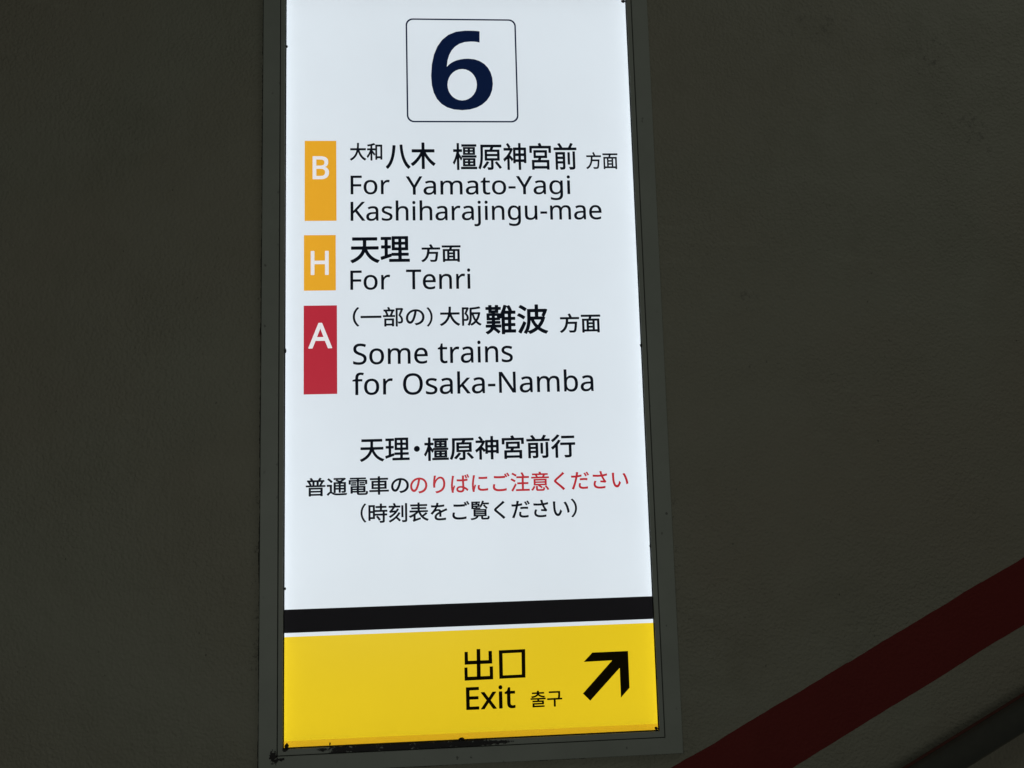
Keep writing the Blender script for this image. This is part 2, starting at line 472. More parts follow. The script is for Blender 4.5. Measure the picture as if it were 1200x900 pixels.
# ------------------------------------------------------------------ lettering: outline of each character, 1000 units to the em
GLYPHS = {
    'J大20': (1000, 'M93 -97 L99 -98 L108 -96 L197 -49 L270 4 L336 65 L390 128 L435 197 L470 266 L504 354 L515 326 L552 248 L593 176 L642 107 L694 47 L756 -10 L822 -57 L894 -96 L903 -98 L914 -94 L945 -52 L975 -19 L978 -10 L975 2 L966 10 L897 45 L837 86 L780 137 L729 194 L685 257 L645 326 L611 401 L592 455 L948 457 L957 463 L962 473 L962 554 L957 566 L951 571 L942 573 L549 574 L559 704 L562 839 L560 848 L555 854 L549 858 L540 859 L459 859 L448 854 L442 845 L437 671 L431 593 L429 575 L426 573 L63 573 L51 569 L45 563 L42 554 L42 473 L48 461 L57 457 L406 455 L396 410 L372 343 L341 275 L300 211 L252 152 L189 94 L120 46 L33 2 L25 -7 L23 -19 L27 -28 L54 -53 L84 -91'),
    'J和20': (1000, 'M240 -97 L322 -98 L334 -93 L340 -83 L341 293 L343 300 L389 236 L427 180 L436 173 L448 173 L457 178 L509 248 L511 242 L511 -37 L514 -46 L520 -52 L529 -55 L604 -55 L616 -51 L621 -46 L624 -37 L625 27 L805 27 L807 23 L807 -31 L811 -40 L817 -46 L826 -48 L904 -48 L913 -45 L919 -40 L923 -28 L923 746 L921 755 L916 762 L910 766 L901 767 L532 767 L523 765 L515 758 L511 749 L511 563 L508 560 L496 564 L343 564 L341 566 L341 707 L343 710 L415 728 L460 741 L499 755 L507 764 L509 773 L505 783 L454 844 L445 850 L433 850 L394 836 L310 813 L211 792 L55 766 L44 758 L40 749 L41 740 L53 710 L63 677 L73 669 L85 667 L227 686 L227 566 L223 564 L49 564 L39 560 L31 551 L30 473 L32 464 L40 456 L49 454 L193 454 L198 452 L169 386 L121 296 L67 214 L40 179 L10 146 L6 137 L7 128 L35 83 L52 50 L64 44 L78 47 L108 80 L155 146 L181 188 L226 272 L227 -79 L231 -91 M625 139 L624 140 L624 653 L628 655 L805 655 L807 650 L807 140 L805 139 M508 259 L505 266 L473 305 L345 452 L346 454 L496 454 L508 458 L511 455 L511 266'),
    'J八22': (1000, 'M83 -97 L91 -97 L100 -92 L179 -13 L242 77 L292 179 L330 284 L359 392 L381 506 L397 620 L409 734 L406 746 L402 752 L394 757 L304 765 L292 761 L284 749 L274 641 L262 536 L243 431 L218 329 L184 234 L140 143 L88 68 L16 -4 L11 -13 L11 -25 L16 -34 L45 -61 L72 -91 M898 -94 L907 -96 L919 -93 L949 -65 L986 -40 L994 -28 L994 -16 L988 -6 L894 86 L823 194 L770 311 L732 431 L707 545 L692 644 L682 767 L679 776 L670 785 L661 788 L580 782 L569 773 L566 767 L565 758 L577 626 L593 518 L620 392 L659 263 L717 131 L793 12'),
    'J木22': (1000, 'M456 -102 L543 -102 L554 -96 L561 -84 L561 361 L602 303 L646 246 L695 189 L744 138 L795 90 L846 49 L900 11 L906 8 L915 7 L927 12 L955 48 L987 81 L992 93 L990 102 L984 111 L926 147 L870 189 L816 237 L765 288 L716 345 L669 405 L629 465 L611 495 L615 497 L942 498 L951 504 L957 516 L957 594 L954 604 L947 612 L936 616 L561 617 L561 840 L555 854 L549 858 L540 861 L456 861 L445 855 L439 846 L438 618 L435 616 L66 616 L57 614 L51 609 L45 597 L45 516 L51 504 L60 498 L384 497 L386 495 L370 465 L328 402 L283 342 L234 286 L183 234 L129 186 L72 143 L12 105 L6 93 L7 84 L9 78 L41 45 L71 9 L84 5 L96 9 L150 45 L201 85 L257 135 L306 186 L352 240 L398 300 L435 355 L438 348 L438 -81 L440 -90 L444 -95'),
    'J橿14': (1000, 'M186 -92 L261 -93 L270 -89 L275 -83 L275 337 L276 342 L306 289 L328 244 L333 239 L339 237 L350 241 L394 301 L395 310 L378 337 L381 339 L948 339 L957 343 L961 352 L961 412 L954 421 L945 423 L378 423 L369 419 L365 412 L365 364 L363 360 L276 487 L275 535 L276 539 L375 539 L385 541 L390 547 L391 553 L391 625 L387 632 L378 637 L276 637 L275 841 L270 850 L261 854 L189 854 L183 850 L179 844 L178 637 L51 637 L42 633 L38 625 L38 553 L39 547 L44 541 L51 539 L166 538 L143 451 L107 349 L87 301 L65 256 L43 217 L19 181 L17 172 L59 100 L69 96 L78 100 L99 130 L131 190 L149 229 L177 302 L178 -80 L180 -87 M344 -65 L351 -66 L966 -66 L974 -62 L978 -53 L978 10 L972 19 L963 22 L348 22 L339 17 L336 7 L336 -53 L338 -59 M423 37 L429 36 L897 36 L906 38 L912 43 L914 49 L914 310 L912 316 L906 322 L900 324 L429 324 L423 322 L417 318 L415 310 L415 52 L417 43 M510 109 L508 112 L508 142 L510 146 L613 145 L614 112 L612 109 M708 109 L706 112 L706 142 L708 146 L818 145 L818 109 M510 216 L508 220 L508 250 L510 252 L612 252 L614 250 L614 217 L612 216 M708 216 L706 220 L706 250 L708 252 L816 252 L819 250 L819 220 L819 217 L816 216 M432 436 L438 435 L888 435 L897 437 L903 442 L905 448 L905 700 L903 706 L897 712 L891 714 L438 714 L432 712 L426 708 L424 700 L424 451 L426 442 M516 507 L516 538 L519 540 L612 540 L614 538 L614 508 L612 506 M708 506 L706 508 L706 538 L708 540 L807 540 L811 538 L810 507 M516 610 L516 640 L519 642 L612 642 L614 640 L614 613 L612 610 M708 610 L706 613 L706 640 L708 642 L807 642 L811 640 L810 610 M370 727 L378 725 L948 725 L957 730 L961 736 L961 799 L955 808 L945 811 L375 811 L367 805 L364 796 L364 736'),
    'J原14': (1000, 'M413 -92 L418 -93 L493 -93 L550 -89 L568 -85 L592 -76 L604 -68 L612 -59 L623 -38 L628 -11 L628 233 L865 234 L874 238 L878 244 L877 616 L872 622 L865 625 L598 625 L599 628 L630 685 L631 694 L627 700 L946 701 L954 706 L957 715 L957 787 L954 793 L949 797 L943 799 L130 799 L124 797 L120 793 L117 784 L116 439 L110 310 L102 241 L90 172 L73 106 L51 43 L22 -17 L22 -26 L28 -33 L61 -51 L91 -72 L97 -74 L106 -72 L112 -65 L143 -2 L169 70 L187 144 L201 217 L210 295 L218 436 L220 700 L511 701 L513 700 L513 697 L505 676 L485 628 L481 625 L295 625 L286 622 L281 613 L281 247 L283 240 L289 235 L295 234 L523 234 L527 232 L526 3 L490 0 L394 2 L387 -2 L383 -8 L383 -17 L397 -53 L406 -85 M873 -56 L883 -54 L949 -14 L954 -5 L951 4 L868 100 L766 208 L757 211 L751 209 L690 175 L685 166 L688 156 L786 46 L865 -51 M258 -50 L265 -51 L274 -46 L318 -2 L367 55 L453 166 L456 175 L451 185 L376 212 L370 213 L364 211 L321 154 L280 105 L235 56 L190 13 L186 4 L190 -6 M385 322 L383 325 L383 385 L385 388 L769 388 L772 388 L774 385 L774 325 L772 322 M385 473 L383 475 L383 535 L385 538 L769 538 L772 538 L774 535 L774 475 L772 473'),
    'J神14': (1000, 'M184 -92 L259 -93 L268 -89 L273 -83 L273 310 L274 315 L352 217 L358 213 L364 213 L372 217 L412 273 L413 271 L414 148 L418 141 L424 137 L502 138 L508 142 L511 148 L511 181 L514 184 L622 183 L623 -83 L628 -90 L637 -93 L709 -93 L720 -89 L724 -80 L724 183 L838 183 L839 154 L843 148 L850 144 L925 144 L934 148 L939 154 L939 682 L934 692 L925 696 L724 697 L724 838 L722 847 L715 853 L709 854 L637 854 L628 851 L623 841 L622 697 L427 696 L421 694 L415 688 L414 682 L414 307 L412 304 L293 427 L337 494 L369 550 L408 637 L409 643 L407 649 L361 684 L340 682 L286 682 L317 703 L321 709 L320 718 L277 783 L222 850 L214 853 L208 852 L145 815 L142 808 L144 799 L195 730 L224 682 L46 681 L41 676 L38 670 L38 598 L40 592 L46 586 L52 585 L277 585 L282 583 L240 514 L208 472 L174 430 L137 391 L100 357 L61 325 L22 298 L19 292 L18 286 L38 247 L53 208 L58 203 L64 201 L73 204 L103 227 L176 289 L176 -80 L178 -87 M511 280 L511 393 L622 393 L623 280 M724 280 L724 393 L838 393 L839 280 M511 490 L511 599 L622 599 L622 490 M724 490 L724 599 L838 599 L838 490'),
    'J宮14': (1000, 'M164 -90 L171 -91 L249 -90 L255 -87 L259 -81 L259 -54 L261 -50 L750 -50 L752 -78 L756 -84 L762 -87 L843 -87 L852 -82 L856 -72 L856 243 L852 254 L846 258 L840 259 L516 259 L512 261 L540 318 L543 320 L759 320 L769 324 L773 333 L773 588 L772 594 L768 600 L759 604 L243 604 L237 603 L231 599 L228 588 L228 333 L230 327 L234 322 L240 320 L420 320 L424 318 L399 259 L171 259 L165 258 L158 252 L156 243 L156 -78 L158 -84 M261 44 L259 48 L259 162 L261 165 L747 165 L751 162 L750 45 M327 411 L327 514 L670 513 L669 411 M79 504 L156 504 L162 506 L167 510 L169 519 L169 657 L171 661 L831 661 L832 519 L834 510 L840 505 L846 504 L925 504 L933 510 L936 516 L936 747 L930 755 L921 758 L564 758 L561 760 L535 813 L512 852 L507 858 L501 860 L420 838 L412 831 L410 825 L411 819 L441 759 L78 758 L72 753 L68 744 L68 519 L70 510'),
    'J前14': (1000, 'M114 -89 L187 -89 L196 -86 L200 -80 L201 124 L202 127 L394 126 L394 5 L364 3 L280 5 L274 3 L268 -3 L268 -14 L283 -47 L295 -83 L298 -87 L307 -90 L352 -90 L391 -88 L424 -83 L449 -77 L463 -70 L474 -62 L486 -47 L494 -23 L496 7 L496 523 L495 529 L489 535 L481 537 L115 537 L109 535 L103 529 L102 523 L102 -74 L104 -83 M675 -89 L757 -89 L796 -87 L829 -81 L855 -71 L868 -62 L882 -47 L889 -32 L893 -17 L895 13 L895 544 L892 552 L886 557 L805 558 L796 553 L793 547 L793 13 L792 10 L784 9 L655 10 L646 7 L641 1 L641 -8 L657 -44 L669 -83 M598 91 L676 90 L684 94 L687 100 L688 514 L685 523 L676 528 L601 528 L593 523 L590 517 L590 103 L592 96 M202 214 L201 217 L202 287 L395 286 L394 214 M202 374 L201 376 L201 442 L202 445 L394 444 L394 375 M46 601 L55 599 L949 599 L958 604 L961 610 L961 682 L958 691 L952 695 L946 696 L742 696 L815 811 L817 820 L814 827 L808 832 L724 859 L718 858 L712 853 L668 769 L622 697 L394 696 L392 697 L391 706 L381 724 L346 778 L289 849 L283 854 L277 855 L202 829 L196 824 L194 817 L196 808 L237 757 L276 697 L52 696 L46 694 L40 688 L39 682 L39 613 L40 607'),
    'J方16': (1000, 'M98 -98 L108 -96 L177 -54 L234 -8 L284 46 L322 100 L355 163 L380 226 L399 289 L411 343 L414 345 L738 344 L727 217 L713 115 L705 79 L696 52 L688 34 L681 25 L666 18 L645 16 L555 18 L471 23 L462 18 L458 7 L459 1 L470 -17 L477 -35 L487 -74 L492 -79 L498 -82 L597 -86 L684 -84 L723 -75 L744 -64 L759 -53 L782 -26 L797 4 L808 40 L819 88 L836 214 L854 433 L852 441 L846 448 L837 450 L429 450 L428 451 L438 577 L939 578 L948 583 L952 592 L952 667 L948 677 L942 682 L936 683 L597 683 L595 685 L601 694 L600 703 L577 757 L526 853 L521 859 L513 862 L507 861 L432 832 L426 826 L424 820 L425 811 L473 715 L485 685 L483 683 L69 683 L57 679 L53 673 L52 667 L52 592 L56 583 L63 579 L321 578 L324 574 L320 508 L310 421 L295 334 L271 253 L237 178 L188 106 L123 44 L36 -10 L31 -17 L30 -26 L33 -33 L65 -62 L90 -94'),
    'J面16': (1000, 'M101 -96 L174 -96 L183 -94 L189 -90 L192 -84 L192 -45 L195 -43 L801 -43 L804 -45 L804 -84 L807 -90 L813 -95 L819 -96 L897 -96 L906 -92 L911 -87 L912 -81 L912 576 L909 585 L903 590 L897 592 L519 592 L515 594 L543 684 L546 686 L951 687 L958 693 L961 702 L961 774 L960 780 L955 786 L945 790 L60 790 L51 789 L45 784 L42 774 L42 699 L47 690 L54 686 L420 686 L425 684 L412 624 L402 592 L102 592 L94 588 L89 582 L88 576 L88 -81 L91 -90 M192 60 L192 489 L303 490 L304 60 L300 59 M405 60 L405 143 L582 144 L585 141 L585 63 L585 60 L582 59 M687 59 L686 60 L687 489 L801 490 L804 486 L804 60 L801 59 M405 237 L405 317 L582 318 L585 315 L584 237 M405 411 L405 490 L584 489 L584 411'),
    'LF7': (519, 'M95 -7 L186 -7 L193 -4 L194 293 L195 296 L477 296 L483 299 L484 302 L484 380 L480 388 L195 389 L194 626 L198 628 L498 628 L503 635 L503 713 L501 718 L498 721 L96 721 L90 716 L90 2 L91 -4'),
    'Lo7': (605, 'M286 -17 L342 -14 L384 -6 L431 13 L451 25 L471 41 L504 78 L519 100 L531 124 L541 148 L548 175 L557 235 L558 268 L556 310 L546 370 L527 421 L500 463 L486 480 L465 500 L450 511 L423 527 L375 544 L321 553 L267 551 L213 540 L168 520 L128 490 L106 466 L95 451 L72 406 L56 352 L49 292 L49 235 L53 205 L59 175 L78 121 L90 98 L105 76 L120 58 L138 40 L158 25 L180 12 L210 -1 L234 -9 L261 -14 M291 70 L255 76 L228 87 L203 106 L185 130 L169 163 L159 199 L154 241 L154 292 L158 334 L167 370 L180 400 L198 426 L222 445 L249 458 L282 464 L315 465 L351 459 L378 448 L402 429 L423 403 L437 373 L449 328 L453 283 L452 238 L447 199 L437 163 L421 130 L403 106 L381 89 L360 79 L327 71'),
    'Lr7': (413, 'M83 -7 L174 -7 L180 -1 L181 305 L189 350 L206 386 L221 407 L240 426 L261 441 L285 452 L306 457 L327 459 L390 453 L394 458 L405 539 L402 545 L369 552 L327 553 L297 549 L270 541 L243 527 L219 509 L196 485 L174 457 L172 461 L162 540 L156 543 L84 543 L79 539 L78 2 L79 -4'),
    'LY7': (566, 'M236 -7 L326 -7 L334 -4 L335 275 L572 710 L573 716 L569 720 L470 721 L464 719 L284 381 L281 381 L102 719 L98 721 L-1 721 L-7 716 L-6 710 L230 272 L231 -1'),
    'La7': (561, 'M201 -17 L237 -16 L267 -13 L291 -8 L312 -2 L333 9 L357 27 L376 43 L393 63 L411 -5 L417 -7 L480 -7 L487 -2 L487 364 L484 409 L480 430 L467 466 L459 481 L439 505 L411 526 L375 541 L354 546 L312 551 L273 552 L234 548 L198 542 L162 531 L120 515 L99 502 L99 496 L126 430 L129 427 L135 427 L186 448 L225 461 L264 466 L306 465 L336 458 L360 443 L375 421 L383 397 L387 355 L387 331 L384 330 L300 327 L243 323 L189 313 L162 306 L123 290 L103 277 L77 253 L65 238 L54 220 L43 187 L40 169 L39 136 L42 109 L47 88 L63 55 L75 38 L88 25 L117 5 L156 -10 M210 70 L189 76 L168 88 L157 100 L148 118 L144 145 L146 169 L153 190 L166 208 L189 227 L204 234 L231 242 L291 251 L386 253 L385 196 L380 163 L369 136 L352 112 L321 89 L294 77 L252 69'),
    'Lm7': (935, 'M83 -7 L171 -7 L179 -4 L180 293 L183 335 L190 371 L201 401 L209 416 L221 431 L234 444 L252 454 L270 460 L291 464 L315 465 L333 464 L354 460 L369 455 L383 446 L393 436 L402 424 L410 407 L415 389 L419 344 L419 2 L420 -4 L426 -7 L513 -7 L519 -4 L520 314 L524 350 L529 371 L544 410 L560 431 L570 441 L582 449 L606 458 L624 462 L657 465 L681 463 L696 460 L714 453 L728 443 L736 434 L746 419 L756 386 L760 344 L761 -4 L768 -7 L852 -7 L858 -5 L861 2 L860 374 L855 419 L849 440 L836 473 L825 490 L801 516 L786 526 L756 541 L717 550 L693 552 L657 552 L633 550 L609 545 L585 536 L561 525 L528 501 L498 468 L484 491 L468 509 L450 523 L429 535 L402 545 L378 550 L324 553 L300 551 L276 546 L237 531 L204 509 L188 494 L174 477 L163 536 L159 542 L81 542 L78 536 L78 2 L79 -4'),
    'Lt7': (361, 'M236 -17 L267 -17 L294 -14 L324 -7 L342 0 L346 7 L346 73 L345 76 L339 80 L303 73 L264 69 L240 72 L225 78 L215 85 L203 97 L195 111 L189 133 L187 157 L187 457 L189 461 L333 461 L339 463 L342 469 L342 538 L339 541 L333 543 L189 543 L187 547 L187 661 L180 666 L126 666 L121 661 L87 550 L11 514 L9 508 L9 466 L15 461 L85 460 L85 139 L90 97 L102 61 L123 31 L135 19 L151 7 L189 -9 L207 -13'),
    'L-7': (322, 'M38 222 L285 223 L289 228 L289 309 L282 314 L36 313 L33 306 L33 228'),
    'Lg7': (615, 'M266 -247 L309 -247 L351 -243 L396 -233 L429 -220 L463 -199 L486 -176 L509 -142 L522 -112 L533 -64 L537 -10 L537 536 L531 543 L456 542 L453 536 L444 482 L441 478 L423 498 L396 519 L372 533 L339 545 L303 551 L273 553 L225 548 L201 542 L180 534 L159 522 L141 509 L123 492 L94 455 L81 432 L71 407 L57 359 L51 326 L48 266 L52 203 L63 149 L81 102 L95 77 L124 41 L141 26 L159 13 L183 1 L225 -12 L276 -17 L327 -12 L366 -1 L387 10 L405 22 L435 51 L437 47 L435 -34 L427 -76 L415 -100 L405 -114 L387 -132 L366 -145 L339 -155 L312 -159 L252 -158 L213 -154 L174 -146 L138 -135 L99 -118 L92 -121 L90 -127 L90 -205 L93 -212 L132 -227 L171 -237 L219 -244 M264 71 L243 76 L231 81 L210 95 L188 119 L173 146 L162 179 L155 221 L153 266 L155 311 L162 350 L174 386 L188 413 L207 436 L231 452 L255 461 L276 465 L312 464 L345 457 L363 450 L378 441 L401 419 L416 392 L428 359 L435 317 L437 248 L435 200 L428 164 L417 135 L402 111 L386 95 L361 80 L336 73 L297 69'),
    'Li7': (258, 'M83 -7 L173 -7 L179 -4 L180 -1 L180 536 L179 539 L173 543 L83 543 L78 536 L78 -1 M112 620 L134 618 L155 624 L174 638 L181 647 L185 659 L188 689 L181 713 L167 731 L146 742 L122 744 L101 738 L85 725 L74 704 L71 674 L77 649 L84 638 L92 630'),
    'LK7': (619, 'M95 -7 L186 -7 L193 -4 L194 272 L258 330 L507 -4 L513 -7 L618 -7 L625 -4 L626 2 L624 5 L335 401 L336 404 L612 708 L615 713 L612 719 L606 721 L504 721 L498 719 L195 382 L194 386 L194 716 L191 719 L186 721 L96 721 L90 716 L90 2 L91 -4'),
    'Ls7': (479, 'M198 -17 L251 -16 L299 -9 L347 6 L382 25 L398 39 L412 55 L430 85 L439 121 L441 148 L440 169 L436 190 L426 214 L414 232 L395 252 L373 268 L344 284 L221 336 L170 361 L155 373 L146 387 L142 403 L144 421 L154 439 L173 454 L200 463 L233 467 L266 466 L302 462 L395 433 L400 439 L430 511 L425 517 L386 532 L335 546 L278 552 L227 552 L170 544 L131 531 L116 523 L90 505 L67 481 L52 451 L45 421 L44 394 L47 373 L56 343 L65 328 L77 313 L101 292 L134 273 L179 252 L269 215 L296 201 L326 179 L334 169 L339 157 L342 142 L340 124 L335 111 L328 100 L314 88 L299 80 L266 71 L212 68 L167 73 L101 91 L53 111 L47 109 L45 103 L45 25 L47 19 L74 6 L113 -6 L155 -13'),
    'Lh7': (618, 'M83 -7 L174 -7 L180 -1 L181 305 L188 359 L203 401 L212 416 L224 431 L249 450 L267 457 L288 462 L330 465 L369 461 L390 454 L402 447 L416 434 L427 419 L439 386 L443 341 L444 -4 L450 -7 L537 -7 L543 -4 L544 -1 L544 365 L541 398 L536 425 L521 464 L508 485 L493 503 L462 526 L441 536 L414 544 L387 549 L357 552 L306 550 L279 544 L258 537 L234 527 L213 514 L177 482 L180 536 L180 758 L178 764 L174 767 L84 767 L78 761 L78 2 L79 -4'),
    'Lj7': (258, 'M4 -247 L37 -247 L70 -242 L91 -236 L112 -227 L134 -211 L152 -190 L164 -169 L174 -139 L179 -106 L180 -79 L180 536 L175 543 L85 543 L79 540 L78 536 L78 -82 L75 -115 L70 -130 L62 -142 L50 -151 L37 -156 L10 -160 L-23 -157 L-56 -150 L-59 -151 L-62 -157 L-61 -232 L-56 -235 L-23 -244 M112 620 L136 618 L157 625 L175 640 L185 659 L188 689 L181 713 L175 723 L166 732 L145 742 L118 743 L97 736 L83 722 L73 702 L71 674 L73 659 L78 647 L91 631'),
    'Ln7': (618, 'M83 -7 L171 -7 L179 -4 L180 299 L185 341 L193 377 L205 404 L213 419 L231 437 L243 446 L258 453 L288 461 L330 465 L369 461 L390 454 L402 447 L416 434 L427 419 L439 386 L443 341 L444 -4 L450 -7 L537 -7 L543 -4 L544 347 L541 398 L532 440 L517 473 L504 492 L480 515 L447 534 L408 547 L366 552 L333 553 L309 551 L267 541 L229 524 L200 503 L174 476 L163 536 L159 542 L84 543 L79 539 L78 2 L79 -4'),
    'Lu7': (618, 'M257 -17 L309 -15 L342 -9 L360 -3 L384 8 L408 22 L426 37 L441 54 L444 52 L454 -2 L456 -5 L462 -7 L531 -7 L537 -5 L540 -2 L540 535 L537 541 L531 543 L444 543 L438 538 L438 241 L434 199 L424 154 L417 136 L406 118 L393 104 L377 91 L360 82 L339 75 L315 71 L288 70 L246 75 L228 81 L216 88 L202 100 L191 115 L179 148 L175 190 L175 538 L171 542 L165 543 L78 543 L72 538 L72 169 L77 124 L85 94 L95 70 L108 49 L124 31 L143 16 L174 0 L198 -8 L228 -14'),
    'Le7': (564, 'M297 -17 L354 -16 L408 -9 L450 3 L492 19 L496 25 L495 105 L492 108 L486 108 L453 96 L417 85 L384 77 L354 73 L297 73 L279 75 L249 83 L232 91 L210 106 L189 128 L179 142 L171 158 L160 190 L153 241 L156 244 L513 244 L519 247 L520 250 L520 304 L516 358 L505 406 L486 448 L459 485 L426 514 L387 536 L342 549 L291 553 L240 548 L210 540 L192 533 L150 508 L114 475 L86 433 L65 382 L52 328 L48 262 L52 202 L62 160 L74 127 L83 109 L99 82 L111 66 L132 44 L147 32 L192 7 L240 -9 M156 328 L160 352 L169 382 L181 406 L198 430 L216 446 L237 458 L261 464 L291 467 L318 465 L339 459 L360 450 L379 433 L393 413 L403 391 L411 361 L414 331 L411 328'),
    'J天20': (1000, 'M84 -97 L92 -98 L98 -97 L189 -55 L266 -9 L334 41 L389 92 L434 146 L471 203 L503 270 L516 242 L555 176 L598 116 L650 59 L704 12 L767 -32 L834 -67 L911 -97 L920 -96 L930 -91 L954 -55 L983 -20 L986 -10 L982 2 L974 8 L899 35 L836 66 L776 106 L725 149 L678 200 L637 257 L603 317 L586 356 L590 359 L941 359 L952 365 L957 377 L957 455 L953 466 L947 472 L938 475 L551 475 L550 476 L552 527 L553 665 L554 667 L899 668 L910 674 L914 686 L914 764 L908 777 L902 781 L893 783 L104 783 L95 782 L87 776 L82 764 L82 686 L86 675 L95 668 L431 667 L434 665 L434 662 L434 557 L432 500 L431 479 L428 475 L65 475 L56 473 L48 464 L46 455 L46 377 L50 367 L59 360 L401 359 L406 356 L398 332 L376 281 L347 233 L307 182 L257 134 L194 87 L122 44 L32 3 L26 -4 L22 -13 L24 -25 L53 -58 L75 -91'),
    'J理20': (1000, 'M311 -66 L319 -67 L967 -67 L976 -65 L983 -60 L987 -48 L987 24 L982 35 L973 41 L721 42 L720 45 L720 138 L721 140 L934 140 L945 144 L952 153 L953 231 L949 240 L940 247 L931 248 L721 248 L720 249 L720 324 L721 326 L919 326 L931 330 L938 339 L939 792 L937 802 L930 810 L919 814 L406 814 L397 812 L392 807 L388 801 L387 792 L388 339 L394 330 L406 326 L601 326 L603 324 L603 252 L601 248 L391 248 L382 243 L376 234 L373 195 L371 207 L368 213 L361 219 L352 221 L262 192 L262 392 L346 393 L358 400 L362 405 L363 414 L363 483 L361 492 L356 498 L343 503 L265 503 L262 504 L262 681 L358 682 L372 687 L376 693 L378 702 L378 771 L374 783 L367 790 L355 792 L46 792 L37 790 L30 783 L26 771 L26 702 L28 693 L32 687 L43 682 L148 682 L150 678 L150 504 L148 503 L52 503 L40 495 L37 489 L36 480 L36 411 L39 402 L43 398 L55 393 L145 393 L150 390 L150 156 L28 119 L19 111 L16 105 L15 96 L35 18 L40 9 L49 5 L61 5 L373 110 L379 114 L383 120 L385 129 L383 141 L385 142 L394 140 L601 140 L603 138 L603 45 L601 42 L319 42 L307 39 L301 33 L298 24 L298 -48 L301 -58 M496 432 L496 520 L608 519 L609 435 L607 431 M715 431 L714 432 L715 519 L827 519 L826 432 M496 621 L496 707 L607 708 L609 705 L608 621 M715 621 L714 624 L714 705 L715 708 L826 707 L826 621'),
    'J方22': (1000, 'M97 -104 L111 -101 L180 -59 L237 -13 L288 43 L327 98 L360 160 L386 223 L405 289 L415 334 L417 339 L729 339 L732 337 L721 217 L707 115 L691 55 L683 37 L676 28 L663 23 L642 22 L555 24 L471 29 L462 26 L456 20 L453 13 L452 4 L471 -35 L482 -77 L487 -83 L495 -87 L597 -92 L684 -90 L711 -85 L726 -80 L747 -69 L762 -58 L772 -50 L788 -29 L802 1 L814 40 L824 85 L842 214 L860 430 L858 442 L849 453 L837 456 L435 456 L444 571 L939 572 L951 578 L955 583 L958 592 L958 667 L956 676 L952 682 L945 687 L936 689 L606 690 L606 703 L600 721 L563 799 L529 859 L522 865 L513 868 L504 867 L429 837 L423 832 L419 823 L420 808 L459 730 L476 691 L474 689 L69 689 L60 688 L52 682 L48 676 L46 667 L46 592 L51 580 L60 573 L69 572 L315 572 L317 568 L314 508 L304 421 L289 337 L266 256 L230 178 L182 109 L120 50 L33 -5 L25 -17 L25 -29 L30 -38 L60 -65 L86 -98'),
    'J面22': (1000, 'M100 -102 L177 -102 L186 -99 L192 -95 L197 -87 L198 -51 L201 -49 L795 -49 L798 -51 L799 -87 L804 -95 L810 -100 L819 -102 L897 -102 L906 -99 L911 -96 L916 -90 L918 -81 L918 576 L915 586 L908 594 L897 598 L528 598 L524 600 L549 680 L945 680 L954 682 L963 690 L967 699 L967 774 L965 783 L960 790 L954 794 L945 796 L60 796 L51 795 L42 789 L38 783 L36 774 L36 699 L42 687 L51 681 L414 680 L417 678 L400 600 L396 598 L102 598 L92 594 L84 585 L82 576 L82 -81 L87 -94 M198 66 L198 483 L297 484 L298 66 L294 65 M411 66 L411 137 L576 138 L579 135 L579 69 L579 66 L576 65 M693 65 L692 66 L693 483 L795 484 L798 480 L798 66 L795 65 M411 243 L411 311 L576 312 L579 309 L578 243 M411 417 L411 484 L578 483 L578 417'),
    'LT7': (556, 'M231 -7 L324 -7 L330 -1 L330 626 L333 628 L546 628 L549 630 L552 635 L552 713 L549 719 L546 721 L12 721 L6 720 L3 716 L3 635 L6 629 L222 628 L226 626 L226 2 L227 -4'),
    'J（14': (1000, 'M888 -109 L898 -109 L961 -77 L967 -70 L967 -61 L923 -10 L888 38 L856 89 L831 140 L810 197 L795 254 L785 317 L782 380 L785 443 L795 506 L810 563 L830 617 L857 671 L888 722 L924 770 L964 815 L968 821 L967 830 L961 837 L895 870 L889 869 L882 863 L841 818 L802 767 L766 710 L736 650 L713 587 L695 521 L685 452 L681 380 L685 308 L696 236 L713 170 L736 110 L766 50 L802 -7 L840 -58'),
    'J一14': (1000, 'M38 336 L46 335 L961 335 L970 339 L974 348 L974 432 L969 441 L958 445 L43 445 L34 441 L30 432 L30 348 L32 342'),
